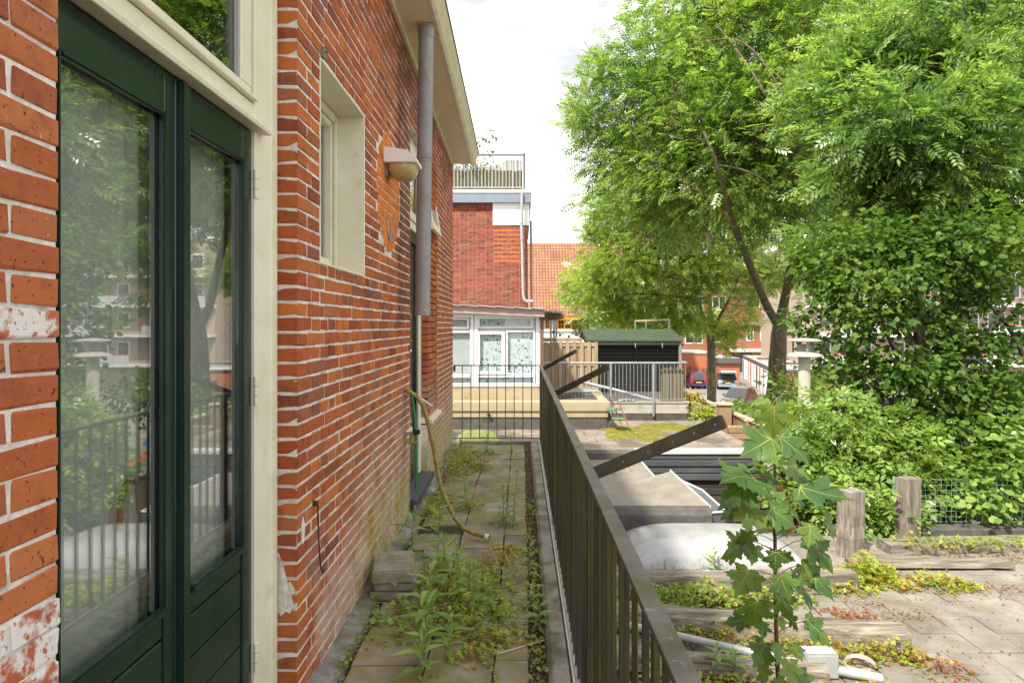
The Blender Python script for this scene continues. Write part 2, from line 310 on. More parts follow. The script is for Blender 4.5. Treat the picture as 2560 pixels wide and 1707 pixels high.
mk('fence_wood', [(.27,.185,.11),(.36,.26,.165),(.42,.32,.22)], scale=4, rough=.85, bump=.3, rand=.16, stretch=(3,3,.3), stains=[((.16,.10,.05), 6, .55, .7, .5)])
mk('fence_pale', [(.46,.36,.25),(.56,.46,.34)], scale=5, rough=.85, bump=.3, rand=.12, stretch=(1,1,1))
mk('fence_brown', [(.24,.15,.085),(.33,.22,.13)], scale=5, rough=.85, bump=.3, rand=.15)
plain('shed_black', (.012,.012,.013), rough=.6, rand=.35)
mk('shed_roof', [(.030,.050,.028),(.055,.078,.046)], scale=5, rough=.95, bump=.4, rand=0)
mk('galv', [(.30,.32,.34),(.40,.42,.43)], scale=8, rough=.42, metal=.5, bump=.05, rand=.05)
mk('reed', [(.15,.13,.09),(.23,.20,.145)], scale=8, rough=.9, bump=.3, rand=.25, stretch=(4,4,.3), stains=[((.15,.17,.05), 4, .5, .7, .6)])
mk('concrete', [(.34,.32,.28),(.43,.41,.36)], scale=6, rough=.9, bump=.3, rand=.05, stains=[((.17,.16,.13), 4, .55, .7, .5)])
mk('rooftile', [(.29,.125,.072),(.36,.17,.105),(.42,.215,.14)], scale=.9, rough=.8, bump=.1, rand=.16, stains=[((.20,.085,.05), 4, .55, .7, .5)])
plain('orange_paint', (.62,.25,.01), rough=.45, rand=.04, bump=0)
mk('white_wall', [(.58,.56,.52),(.66,.64,.60)], scale=2, rough=.85, bump=.05, rand=0)
plain('dark_glass', (.02,.025,.025), rough=.08, spec=.8, bump=0, rand=.3)
mk('asphalt', [(.17,.16,.145),(.24,.225,.2)], scale=.6, rough=.9, bump=.2, bscale=20, rand=0, stains=[((.11,.10,.09), .5, .5, .7, .6)])
mk('gravel_roof', [(.24,.22,.19),(.36,.33,.29)], scale=3, rough=.95, bump=.4, bscale=20, rand=0)
mk('orange_brick', [(.36,.125,.06),(.43,.16,.08)], scale=12, rough=.85, bump=.2, rand=.05)
mk('red_brick_far', [(.27,.095,.06),(.35,.13,.085)], scale=12, rough=.85, bump=.2, rand=.05)
mk('pale_brick', [(.33,.25,.20),(.41,.325,.27)], scale=10, rough=.85, bump=.2, rand=.05)
plain('grey_panel', (.40,.42,.45), rough=.5, bump=0); plain('red_paint', (.50,.06,.03), rough=.5, bump=0)
plain('fascia_grey', (.10,.105,.115), rough=.5); plain('band_blue', (.17,.20,.25), rough=.45)
mk('bark', [(.06,.048,.033),(.13,.105,.07),(.20,.165,.115)], scale=7, rough=.95, bump=1, bscale=22, rand=.05, stretch=(1.6,1.6,.5), bdist=.03, stains=[((.30,.22,.03), 1.6, .54, .64, .7)])
mk('bark_dark', [(.025,.02,.015),(.06,.048,.035)], scale=9, rough=.9, bump=.5, rand=.05)
plain('sapling_stem', (.115,.06,.022), rough=.6); plain('red_stem', (.22,.06,.03), rough=.6); plain('green_stem', (.15,.17,.05), rough=.6)
leaf_mat('leaf_ash', [(.062,.14,.028),(.16,.275,.045),(.32,.44,.12)], trans=.5, rough=.30, scale=.55, spec=.8)
leaf_mat('leaf_ash_light', [(.10,.18,.028),(.22,.32,.045),(.37,.46,.12)], trans=.5, rough=.32, scale=.5, spec=.75)
leaf_mat('leaf_ash_near', [(.05,.12,.03),(.135,.245,.05),(.31,.43,.14)], trans=.46, rough=.27, scale=.8, spec=.95)
leaf_mat('leaf_lime', [(.038,.095,.016),(.078,.155,.022),(.15,.235,.034)], trans=.42, rough=.5, scale=.7, spec=.28)
leaf_mat('leaf_elder', [(.11,.20,.045),(.19,.30,.06),(.28,.40,.09)], trans=.38, rough=.36, scale=1.6, spec=.6)
leaf_mat('leaf_sycamore', [(.035,.09,.022),(.066,.14,.03),(.13,.21,.042)], trans=.36, rough=.42, scale=6, tcol=(3.6,2.6,.35), spec=.45)
leaf_mat('leaf_willowherb', [(.14,.25,.06),(.22,.34,.08),(.30,.41,.11)], trans=.36, rough=.45, scale=9)
leaf_mat('leaf_herb', [(.19,.26,.03),(.29,.35,.04),(.38,.42,.07)], trans=.36, rough=.5, scale=9)
leaf_mat('leaf_orange', [(.36,.19,.025),(.40,.28,.045),(.33,.32,.05)], trans=.3, rough=.5, scale=12, tcol=(1.3,1.1,.6))
leaf_mat('leaf_red', [(.30,.055,.03),(.32,.12,.05),(.28,.20,.045)], trans=.3, rough=.5, scale=14, tcol=(1.3,1.0,.7))
leaf_mat('leaf_dry', [(.13,.065,.032),(.26,.15,.075),(.38,.25,.14)], trans=.2, rough=.8, scale=14, tcol=(1.1,1,.8))
leaf_mat('seed', [(.045,.022,.012),(.075,.038,.022),(.11,.06,.035)], trans=.1, rough=.8, scale=14, tcol=(1,1,.8))
leaf_mat('leaf_shrub', [(.04,.08,.018),(.08,.14,.025),(.15,.20,.03)], trans=.35, rough=.5, scale=2)
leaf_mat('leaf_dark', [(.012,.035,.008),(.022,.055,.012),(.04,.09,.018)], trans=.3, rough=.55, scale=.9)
leaf_mat('petal', [(.50,.19,.42),(.58,.28,.52),(.62,.36,.58)], trans=.3, tcol=(1.2,1,1.2))

# pantiles far away: groove shade between tiles is painted as dark lines in the colour
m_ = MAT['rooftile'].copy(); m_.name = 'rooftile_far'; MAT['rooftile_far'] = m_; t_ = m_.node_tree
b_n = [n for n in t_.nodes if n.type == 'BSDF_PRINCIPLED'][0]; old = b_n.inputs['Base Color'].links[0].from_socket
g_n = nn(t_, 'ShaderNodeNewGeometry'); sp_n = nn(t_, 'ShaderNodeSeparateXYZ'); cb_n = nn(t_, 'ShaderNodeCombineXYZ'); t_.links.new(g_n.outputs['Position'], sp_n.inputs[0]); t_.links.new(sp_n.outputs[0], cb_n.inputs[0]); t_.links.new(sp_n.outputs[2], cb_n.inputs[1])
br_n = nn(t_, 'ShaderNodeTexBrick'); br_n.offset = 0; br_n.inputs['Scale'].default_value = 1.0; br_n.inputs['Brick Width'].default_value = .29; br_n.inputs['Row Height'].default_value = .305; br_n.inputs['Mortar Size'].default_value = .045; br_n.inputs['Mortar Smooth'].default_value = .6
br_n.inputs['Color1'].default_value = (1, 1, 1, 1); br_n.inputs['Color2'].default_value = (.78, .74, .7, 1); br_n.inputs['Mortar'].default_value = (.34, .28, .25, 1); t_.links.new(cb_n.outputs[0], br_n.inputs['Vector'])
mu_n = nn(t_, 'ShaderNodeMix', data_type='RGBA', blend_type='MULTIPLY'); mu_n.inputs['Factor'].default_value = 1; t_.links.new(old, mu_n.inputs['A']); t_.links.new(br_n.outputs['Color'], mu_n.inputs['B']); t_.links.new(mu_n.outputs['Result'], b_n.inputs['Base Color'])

# ================================================================ THE BRICK HOUSE ON THE LEFT
WX = -.887; CH = .0608; BZ0 = 1.502-25*CH                   # wall face, course height, bottom joint
GROUND = -4.57
house = thing('brick_house', 'red brick house with cream eaves and green glazed doors along the balcony', 'house', (-2.4, 4.0, 0))
DOOR = (1.2606, 2.593, -.2, BZ0+49*CH-.0052); NICHE = (2.886, 3.711, BZ0+30*CH-.005, BZ0+45*CH-.005)
DW = (5.233, 6.20, -.2, BZ0+52*CH-.005); WN = (6.20, 6.894, BZ0+10*CH-.005, BZ0+52*CH-.005)
OPEN = [DOOR, NICHE, DW, WN]
WY0, WY1, WZ1 = -.6, 8.46, 3.86
REAL = OPEN; OPEN = [(o[0]-.0075 if o is not WN else o[0], o[1]+.0075 if o is not DW else o[1], o[2], o[3]) for o in REAL]
ys = sorted({WY0, WY1, *[o[0] for o in OPEN], *[o[1] for o in OPEN]}); zs = sorted({-.35, WZ1, *[o[2] for o in OPEN], *[o[3] for o in OPEN]})
mb = MB()
for i in range(len(ys)-1):
    run = None
    for j in range(len(zs)-1):
        cy, cz = (ys[i]+ys[i+1])/2, (zs[j]+zs[j+1])/2
        hole = any(o[0] < cy < o[1] and o[2] < cz < o[3] for o in OPEN)
        if not hole: run = (run[0], zs[j+1]) if run else (zs[j], zs[j+1])
        if hole or j == len(zs)-2:
            if run: mb.box(-1.17, WX-.0030, ys[i], ys[i+1], run[0], run[1])
            run = None
wall = mb.build('wall', MAT['mortar'], house); OPEN = REAL
MB().box(-5, WX-.005, -9, WY0-.01, GROUND, 3.86).build('rear_wing', MAT['brick'], house); MB().box(-5, -1.2, WY0, 8.46, 3.05, 3.55).build('upper_floor', MAT['room'], house); MB().prism([(-.57, 3.86), (-4.8, 6.6), (-5, 3.86)], 'y', -9, -.82).build('roof', MAT['rooftile'], house)
# --- bricks: alternate courses of stretchers and headers
EC = (4.38, 2.41); EA, EB = .385, .408                       # the oval infill
def in_oval(y, z, k=1.0): return ((y-EC[0])/(EA*k))**2+((z-EC[1])/(EB*k))**2 < 1
def brick_template(dy, dx=.098, dz=CH-.0108, j=.0019):
    m = MB(); m.box(-dx, 0, 0, dy, 0, dz)
    bm = bmesh.new(); vs = [bm.verts.new(v) for v in m.v]; [bm.faces.new([vs[i] for i in f]) for f in m.f]
    bmesh.ops.bevel(bm, geom=bm.edges[:], offset=.0030, segments=1, affect='EDGES')
    V = [tuple(Vector(v.co)+Vector((random.gauss(0, j*.32), random.gauss(0, j), random.gauss(0, j)))) for v in bm.verts]; bm.verts.index_update()
    Fc = [tuple(v.index for v in f.verts) for f in bm.faces]; bm.free(); return V, Fc
rows = []
def course(ya, yb, k, off=0.0, start_at_end=False):
    """bricks between ya and yb in course k; pattern counted from ya (or back from yb)"""
    L_ = yb-ya; cuts = [0.0]
    if k % 2: cuts += [.18]; p = .12
    else: cuts += [.125]; p = .24
    while cuts[-1]+p < L_-.02: cuts.append(cuts[-1]+p)
    cuts.append(L_)
    if len(cuts) > 2 and cuts[-1]-cuts[-2] < .05: cuts.pop(-2)
    return [((yb-b, yb-a) if start_at_end else (ya+a, ya+b)) for a, b in zip(cuts[:-1], cuts[1:])]
NC = int((WZ1-BZ0)/CH)
for k in range(NC):
    z = BZ0+k*CH; zc = z+CH/2
    spans = [(WY0, WY1)]
    for o in OPEN:
        if o[2] < zc < o[3]: spans = [q for a, b in spans for q in (((a, o[0]), (o[1], b)) if a < o[0] and b > o[1] else ((a, b),))]
    for a, b in spans:
        seg = [(a, b)]
        if a < 1.0 and b > 2.0 : seg = [(a, 1.2606), (1.2606, b)]
        for a2, b2 in seg:
            for (y0, y1) in course(a2, b2, k, start_at_end=(b2 <= 1.27)):
                yc = (y0+y1)/2
                if in_oval(yc, zc):
                    continue
                rows.append((y0, y1, z, k))
vis = sorted([r for r in rows if r[1] > 1.10], key=lambda r: r[0])
front = set(vis[:300])
tmpl = {}
def tm(kind, v):
    if (kind, v) not in tmpl:
        V, Fc = brick_template({'s': .2295, 'h': .1095, 't': .1695, 'e': .1145}[kind]); me = bpy.data.meshes.new('brick'); me.from_pydata(V, [], Fc); me.materials.append(MAT['brick']); tmpl[(kind, v)] = (V, Fc, me, {})
    return tmpl[(kind, v)]
LEN = {'s': .2295, 'h': .1095, 't': .1695, 'e': .1145}
rest = MB()
for r in rows:
    y0, y1, z, k = r; d = y1-y0-.0105
    if d < .02: continue
    kind = min(LEN, key=lambda q: abs(LEN[q]-d)); V, Fc, me, mats = tm(kind, random.randrange(3)); s = d/LEN[kind]
    dx = random.gauss(.0006, .0011); p = (WX+dx, y0+.00525, z+.0054)
    if r in front:
        mname = 'brick'
        if y1 < 1.3: mname = 'brick_near'
        zc = z+CH/2
        if y1 < 1.3 and (abs(zc-1.535) < .03 or abs(zc-.985) < .03 or zc < .94): mname = 'brick_white'
        if mname not in mats: q = me.copy(); q.materials[0] = MAT[mname]; mats[mname] = q
        o = link('brick', mats[mname], Vector(p)-Vector((0, 0, .0016 if y1 < 1.3 else 0)), wall); o.scale = (1, s*(1.012 if y1 < 1.3 else 1), 1.065 if y1 < 1.3 else 1)
        o.rotation_euler = (random.gauss(0, .004), 0, random.gauss(0, .004))
    else:
        rest.add([(p[0]+v[0], p[1]+v[1]*s, p[2]+v[2]) for v in V], Fc)
stuff(rest.build('brick_field', MAT['brick'], wall))
# --- oval orange infill: rim of radial bricks at top and bottom, coursed bricks between, two mortar crescents
oval = MB(); n = 40
oval.prism([(EC[0]+EA*k_*math.cos(a), EC[1]+EB*k_*math.sin(a)) for a, k_ in [(2*math.pi*i/n, 1.03+random.uniform(-.035, .03)) for i in range(n)]], 'x', WX-.02, WX-.001)
ov = oval.build('oval_infill', MAT['mortar'], house); ov['label'] = 'oval patch of orange bricks with grey mortar curls in the red wall'
for i in range(46):
    a0 = 2*math.pi*(i+.13)/46; a1 = 2*math.pi*(i+.87)/46; am = (a0+a1)/2
    if abs(math.sin(am)) < .42: continue
    ri = (.50 if math.sin(am) > 0 else .46)+random.uniform(-.03, .03); ro_ = random.uniform(.90, .985)
    m = MB(); m.prism([(EC[0]+EA*k*math.cos(a), EC[1]+EB*k*math.sin(a)) for k, a in ((ri, a0), (ro_, a0), (ro_+random.uniform(-.02, .02), a1), (ri, a1))], 'x', WX-.015, WX+.004+random.gauss(0, .001))
    m.build('brick', MAT['brick_orange'], ov, bevel=.002)
for k in range(13):
    z0 = EC[1]-.355+k*.0575; z1 = z0+.050
    zc = (z0+z1)/2; t = (zc-EC[1])/EB
    half = EA*.955*math.sqrt(max(0, 1-t*t)); inner = EA*.45*math.sqrt(max(0, 1-(t/.46)**2)) if abs(t) < .46 else 0
    w = half if abs(t) < .40 else inner
    if abs(t) >= .40: continue
    y = EC[0]-w+(k % 2)*-.06
    while y < EC[0]+w:
        a, b = max(y+.004, EC[0]-w), min(y+.185-.004, EC[0]+w)
        if b-a > .03: MB().box(WX-.015, WX+.003, a, b, z0, z1).build('brick', MAT['brick_orange'], ov, bevel=.003)
        y += .185
for sgn in (1, -1):
    m = MB(); pts = []
    cen = (EC[0]+.03, EC[1]+sgn*.185)
    arc = [(-20+i*23) for i in range(11)]
    out = [(cen[0]+.125*math.cos(R(a*sgn)), cen[1]+.135*math.sin(R(a*sgn))) for a in arc]
    inn = [(cen[0]+.083*math.cos(R(a*sgn)), cen[1]+.10*math.sin(R(a*sgn))) for a in arc]
    for i in range(len(arc)-1):
        m.prism([out[i], out[i+1], inn[i+1], inn[i]], 'x', WX-.01, WX+.0075)
    m.build('mortar_curl', MAT['stone'], ov, jit=.002)
# --- skirting of lead / cement along the foot of the wall
m = MB(); prev = None; sec = []
for i in range(31):
    y = 2.593+i*(8.3-2.593)/30; w = .012*math.sin(i*1.7)+random.gauss(0, .006)
    sec.append([(WX-.01, y, .035+random.gauss(0, .008)), (WX+.012, y, .038+w*.5), (-.80+w, y, .014), (-.785+w, y, -.03), (WX-.01, y, -.03)])
for i in range(30):
    o = len(m.v); m.v += sec[i]+sec[i+1]
    for j in range(4): m.f.append((o+j, o+j+1, o+5+j+1, o+5+j))
m.build('skirting', MAT['lead'], house, smooth=True)
# plaster patches where bricks were smeared over
for (y, z, a, b) in ((2.66, .70, .018, .05),):
    pp = [(y+a*(1+.3*math.sin(5*t))*math.cos(t), z+b*(1+.25*math.cos(3*t))*math.sin(t)) for t in [2*math.pi*i/14 for i in range(14)]]
    MB().prism(pp, 'x', WX-.006, WX+.003).build('plaster_patch', MAT['mortar'], house)
m = MB()
pp = [(-.962, .40), (-.945, .385), (-.93, .40), (-.915, .393), (-.902, .42), (-.908, .455), (-.899, .48), (-.912, .515), (-.925, .51), (-.937, .545), (-.948, .60), (-.955, .605), (-.962, .63)]
m.prism(pp, 'y', 2.5905, 2.599); m.build('plaster_patch', MAT['mortar'], house, jit=.003)

# --- french doors
FX = -.966
fr = MB()
fr.box(-1.06, FX-.006, 2.395, 2.592, -.1, 2.985); fr.box(-1.06, FX-.006, 1.2615, 1.305, -.1, 2.985)
fr.box(-1.06, FX-.008, 1.305, 2.395, 2.262, 2.335); fr.box(-1.06, FX-.008, 1.305, 2.395, 2.90, 2.985)
dframe = fr.build('door_frame', MAT['cream'], house, bevel=.004)
MB().box(FX-.03, FX+.006, 2.535, 2.5915, -.1, 2.984).build('moulding', MAT['cream'], dframe, bevel=.014, seg=3)
MB().prism([(FX-.02, 2.238), (FX+.032, 2.236), (FX+.036, 2.252), (FX-.02, 2.285)], 'y', 1.30, 2.452).build('drip_ledge', MAT['cream'], dframe, bevel=.002)
# transom light
tl = MB(); tl.box(-1.03, FX-.018, 1.372, 2.392, 2.338, 2.395); tl.box(-1.03, FX-.018, 2.305, 2.392, 2.395, 2.898)
tl.box(-1.03, FX-.018, 1.372, 1.44, 2.395, 2.898); tl.box(-1.03, FX-.018, 1.44, 2.305, 2.86, 2.898)
tlo = tl.build('transom_window', MAT['cream'], house, bevel=.004)
MB().box(-1.012, -1.006, 1.438, 2.307, 2.393, 2.862).build('pane', MAT['glass_door'], tlo)
MB().box(FX-.022, FX+.012, 1.375, 2.385, 2.338, 2.352).build('sash_drip', MAT['cream'], tlo, bevel=.003)
MB().box(-1.004, -.990, 2.290, 2.306, 2.393, 2.86).build('glazing_bead', MAT['pvc_light'], tlo)
def leaf(y0, y1, label):
    LX = -.985; X0 = -1.035; g0, g1, z0, z1 = y0+(.068 if y0 > 1.8 else .08), y1-(.075 if y0 > 1.8 else .054), .745, 2.115
    d = MB(); d.box(X0, LX, y0, g0, .03, 2.234); d.box(X0, LX, g1, y1, .03, 2.234)
    d.box(X0, LX, g0, g1, z1, 2.234); d.box(X0, LX, g0, g1, .03, .14)
    do = d.build('door', MAT['green_paint'], house, bevel=.003); do['label'] = label
    b = MB()
    for (a, c, e, f) in ((g0-.006, g0+.009, z0-.006, z1+.006), (g1-.009, g1+.006, z0-.006, z1+.006)): b.box(LX-.012, LX+.006, a, c, e, f)
    b.box(LX-.012, LX+.006, g0+.009, g1-.009, z1-.010, z1+.006); b.box(LX-.012, LX+.014, g0+.009, g1-.009, z0-.01, z0+.012)
    b.build('glazing_bead', MAT['green_paint'], do, bevel=.005, seg=2)
    MB().box(-1.006, -1.000, g0, g1, z0, z1).build('pane', MAT['glass_door'], do)
    sp = MB(); sp.box(-1.020, -1.010, g1-.012, g1-.002, z0, z1); sp.build('spacer', MAT['pvc_light'], do)
    z = .14; i = 0
    while z < z0-.02:
        h = min(.131, z0-.012-z); MB().box(X0+.008, LX-.006, g0, g1, z+.003, z+h-.003).build('board', MAT['green_paint'], do, bevel=.004); z += h
    return do
dl = leaf(1.31, 1.864, 'left leaf of the dark green glazed double door')
dr = leaf(1.868, 2.392, 'right leaf of the dark green glazed double door')
MB().box(-.99, -.966, 1.872, 1.920, .03, 2.232).build('astragal', MAT['green_paint'], dr, bevel=.006, seg=2)
for z in (2.045, 1.29, .318):
    m = MB(); m.tube([(-.972, 2.398, z-.052), (-.972, 2.398, z+.052)], .0085, 10); m.box(-.978, -.970, 2.40, 2.432, z-.05, z+.05)
    m.build('hinge', MAT['cream'], dr, bevel=.0015)
    for dz in (-.018, .018): MB().lathe([(.0094, -.0016), (.0094, .0016)], (-.972, 2.398, z+dz), 10).build('hinge_ring', MAT['pvc_light'], dr)
# room behind
m = MB(); m.box(-4.2, -4.15, .9, 3.0, -.1, 3.0); m.box(-4.2, -1.18, .85, .9, -.1, 3.0); m.box(-4.2, -1.18, 2.95, 3.0, -.1, 3.0); m.box(-4.2, -1.18, .9, 2.95, -.12, -.02); m.box(-4.2, -1.18, .9, 2.95, 2.98, 3.02)
m.build('room_interior', MAT['room'], house)
m = MB(); o = 0
for i in range(76):
    y = 1.33+i*.0135; m.v += [(-1.06+.006*math.sin(i*1.3), y, .1), (-1.06+.006*math.sin(i*1.3+.2), y, 2.2)]
for i in range(75): m.f.append((2*i, 2*i+2, 2*i+3, 2*i+1))
m.build('net_curtain', MAT['curtain'], house, smooth=True)  # stretch behind the right leaf is added to brighten that pane
# pruning shears hanging inside the left pane
sh = thing('pruning_shears', 'pruning shears with yellow green handles hanging behind the left door pane', 'shears', (-1.035, 1.74, 1.12))
sp = Vector((-1.036, 1.745, 1.13))
MB().tube([sp+Vector((0, .008, .055)), sp+Vector((0, .004, .03)), sp], .002, 6).build('blade', MAT['chrome'], sh)
MB().tube([sp+Vector((.006, 0, 0)), sp+Vector((-.006, 0, 0))], .012, 12).build('pivot', MAT['chrome'], sh)
MB().tube([sp, sp+Vector((0, -.03, -.02)), sp+Vector((0, -.05, -.055)), sp+Vector((0, -.055, -.13))], [.006, .0085, .0085, .0075], 8).build('handle', MAT['hose'], sh, smooth=True)
MB().tube([sp, sp+Vector((0, .022, -.03)), sp+Vector((0, .028, -.10))], [.006, .007, .006], 8).build('handle', MAT['chrome'], sh, smooth=True)

# --- blank painted window niche
m = MB(); y0, y1, z0, z1 = NICHE
for a in ((-1.06, WX+.001, y1-.012, y1, z0, z1), (-1.06, WX+.001, y0, y0+.012, z0, z1), (-1.06, WX+.001, y0+.012, y1-.012, z1-.012, z1), (-1.06, WX+.001, y0+.012, y1-.012, z0, z0+.012)): m.box(*a)
ni = m.build('painted_reveal', MAT['cream'], house, bevel=.003)
m = MB()
for d, x0, x1 in ((.09, -1.10, -1.052), (.06, -1.05, -1.035)):
    m.box(x0, x1, y0+.012, y0+d, z0+.012, z1-.012); m.box(x0, x1, y1-d, y1-.012, z0+.012, z1-.012)
    m.box(x0, x1, y0+d, y1-d, z1-d, z1-.012); m.box(x0, x1, y0+d, y1-d, z0+.012, z0+d)
wf = m.build('window_frame', MAT['cream'], house, bevel=.005, seg=2)
MB().box(-1.09, -1.084, y0+.08, y1-.08, z0+.08, z1-.08).build('pane', MAT['glass_far'], wf)
m = MB(); m.tube([(WX, NICHE[0]+.03, z1+.03), (WX+.03, NICHE[0]+.03, z1+.03)], .006, 6); m.box(WX-.01, WX+.012, NICHE[0]+.015, NICHE[0]+.045, z1+.005, z1+.05); m.build('wall_hook', MAT['lead'], house)

# --- rear door and window beyond the pipe
y0, y1, zt = 5.233, 6.894, DW[3]
m = MB()
m.box(-1.03, -.95, y0, y0+.07, .15, zt); m.box(-1.03, -.95, 6.10, 6.22, .15, zt); m.box(-1.03, -.95, 6.82, y1, WN[2], zt)
m.box(-1.03, -.95, y0+.07, 6.10, zt-.08, zt); m.box(-1.03, -.95, 6.22, 6.82, zt-.08, zt); m.box(-1.03, -.95, y0+.07, 6.10, 2.36, 2.43); m.box(-1.03, -.95, 6.22, 6.82, 2.36, 2.43)
m.box(-1.03, -.952, 6.22, 6.82, WN[2], WN[2]+.08)
rf = m.build('rear_frame', MAT['cream'], house, bevel=.005)
m = MB(); m.box(-1.01, -.965, y0+.072, y0+.15, .16, 2.355); m.box(-1.01, -.965, 6.02, 6.098, .16, 2.355); m.box(-1.01, -.965, y0+.15, 6.02, 2.26, 2.355); m.box(-1.01, -.965, y0+.15, 6.02, .16, .55)
rd = m.build('door', MAT['green_paint'], house, bevel=.003); rd['label'] = 'narrow dark green glazed rear door beside the tap'
MB().box(-.992, -.985, y0+.15, 6.02, .55, 2.26).build('pane', MAT['glass_door'], rd)
m = MB(); m.tube([(-.965, y0+.11, 1.32), (-.92, y0+.11, 1.32), (-.92, y0+.22, 1.32)], .010, 8); m.build('handle', MAT['lamp_white'], rd)
w_ = MB(); w_.box(-.995, -.955, 6.225, 6.30, WN[2]+.085, 2.355); w_.box(-.995, -.955, 6.75, 6.815, WN[2]+.085, 2.355); w_.box(-.995, -.955, 6.30, 6.75, 2.28, 2.355); w_.box(-.995, -.955, 6.30, 6.75, WN[2]+.085, WN[2]+.16)
rw = w_.build('window', MAT['cream'], house, bevel=.004); MB().box(-.98, -.975, 6.30, 6.75, WN[2]+.16, 2.28).build('pane', MAT['glass_door'], rw)
# top-hung lights, the far one ajar
def toplight(ya, yb, tilt, z1=zt-.085, z0=2.435):
    h = z1-z0; ca, sa = math.cos(tilt), math.sin(tilt)
    P = lambda t, q: (-.957+t*sa+q*ca, z1-t*ca+q*sa)
    m = MB()
    for (t0, t1, a, b) in ((0, h, ya, ya+.06), (0, h, yb-.06, yb), (0, .06, ya+.06, yb-.06), (h-.07, h, ya+.06, yb-.06)):
        m.prism([P(t0, -.02), P(t1, -.02), P(t1, .02), P(t0, .02)], 'y', a, b)
    o = m.build('top_light', MAT['cream'], house, bevel=.003)
    m = MB(); m.prism([P(.05, -.003), P(h-.06, -.003), P(h-.06, .003), P(.05, .003)], 'y', ya+.055, yb-.055); m.build('pane', MAT['glass_far'], o)
toplight(y0+.075, 6.095, 0); toplight(6.225, 6.815, R(10))
MB().prism([(-.96, .66), (-.842, .640), (-.842, .600), (-.96, .600)], 'y', 6.20, 6.92).build('window_sill', MAT['cream'], house, bevel=.004)
MB().prism([(-1.03, .17), (-.83, .145), (-.83, .095), (-1.03, .095)], 'y', 5.20, 6.24).build('slate_step', MAT['slate'], house, bevel=.003)
m = MB(); m.box(-1.20, -1.17, y0, y1, .0, zt); m.build('dark_interior', MAT['room'], house)
MB().box(-1.03, -.87, 5.0, 5.235, .66, .72).build('ledge_block', MAT['cream'], house, bevel=.004)

# --- eaves: soffit, box gutter, roof
ZE = lambda y: 3.577+(8.346-y)*.0367
def eave(poly, name, mat, bev=0):
    m = MB(); n = len(poly); ya, yb = -.8, 8.346
    vs = [(x, ya, ZE(ya)+z) for x, z in poly]+[(x, yb, ZE(yb)+z) for x, z in poly]
    m.add(vs, [tuple(range(n))[::-1], tuple(range(n, 2*n))]+[(i, (i+1) % n, n+(i+1) % n, n+i) for i in range(n)])
    return m.build(name, mat, house, bevel=bev, smooth=False)
eave([(-.90, .0), (-.632, .0), (-.632, .02), (-.90, .02)], 'soffit', MAT['soffit'])
eave([(WX-.002, -.035), (WX+.022, -.035), (WX+.03, -.002), (WX-.002, -.002)], 'soffit_moulding', MAT['gutter_paint'])
g = [(-.632, -.006), (-.612, -.006), (-.592, .012), (-.583, .035), (-.572, .06), (-.560, .085), (-.548, .112), (-.548, .128), (-.632, .128)]
eave(g, 'gutter', MAT['gutter_paint'])
eave([(-.552, .128), (-.538, .128), (-.538, .142), (-.552, .142)], 'gutter_rim', MAT['band_blue'])
eave([(-.90, .03), (-.66, .03), (-.66, .15), (-4.8, 2.75), (-4.8, 2.6), (-.90, .12)], 'roof', MAT['rooftile'])
# --- down pipe that ends in mid air
pt, pb = Vector((-.695, 4.787, ZE(4.787)+.01)), Vector((-.724, 4.787, 1.603))
dp = MB(); dp.tube([pt, pb], .0545, 28); dpo = dp.build('drainpipe', MAT['pvc_grey'], house, smooth=True); dpo['label'] = 'grey plastic drainpipe cut off in mid air'
ax = (pb-pt)
def ring(t0, t1, r, name, mt): MB().tube([pt+ax*t0, pt+ax*t1], r, 28).build(name, mt, dpo, smooth=True)
ring(.0, .045, .059, 'socket', MAT['pvc_grey']); ring(.45, .462, .0585, 'collar', MAT['pvc_grey']); ring(.467, .474, .0575, 'collar', MAT['pvc_grey']); ring(.972, 1.001, .0565, 'end_collar', MAT['pvc_grey'])
MB().lathe([(.075, 0), (.068, .006)], (pt.x, pt.y, ZE(4.787)-.008), 24).build('outlet_ring', MAT['soffit'], dpo)
MB().box(pb.x+.02, pb.x+.035, pb.y-.061, pb.y-.055, 1.635, 1.643).build('sticker', MAT['trim_white'], dpo)

# ---------------------------------------------------------------- small things on the wall
lm = thing('wall_lamp', 'white wedge shaped wall lamp with amber plastic bowl on the orange brick oval', 'lamp', (WX, 4.30, 2.58))
m = MB(); ya, yb = 4.20, 4.42
m.add([(WX, ya, 2.675), (WX, yb, 2.675), (-.735, yb, 2.655), (-.735, ya, 2.655), (WX, ya, 2.575), (WX, yb, 2.575), (-.672, yb, 2.575), (-.672, ya, 2.575), (-.672, ya, 2.60), (-.672, yb, 2.60), (WX, ya, 2.60), (WX, yb, 2.60)],
      [(0,1,2,3), (3,2,9,8), (8,9,6,7), (4,7,6,5), (0,3,8,10), (10,8,7,4), (1,11,9,2), (11,5,6,9), (0,10,11,1), (10,4,5,11)])
m.build('cap', MAT['lamp_white'], lm, bevel=.004, seg=2)
m = MB(); N1, N2 = 8, 16
for i in range(N1+1):
    a = (math.pi/2)*i/N1
    for j in range(N2):
        b = 2*math.pi*j/N2; sx, sy = math.cos(b), math.sin(b); q = lambda s: math.copysign(abs(s)**.62, s)
        m.v.append((-.782+.098*q(sx)*math.cos(a)**.6+.008*math.sin(a), 4.31+.098*q(sy)*math.cos(a)**.6, 2.574-.098*math.sin(a)))
for i in range(N1):
    for j in range(N2): m.f.append((i*N2+j, i*N2+(j+1) % N2, (i+1)*N2+(j+1) % N2, (i+1)*N2+j))
amb = bpy.data.materials.new('amber'); amb.use_nodes = True; bb = amb.node_tree.nodes['Principled BSDF']
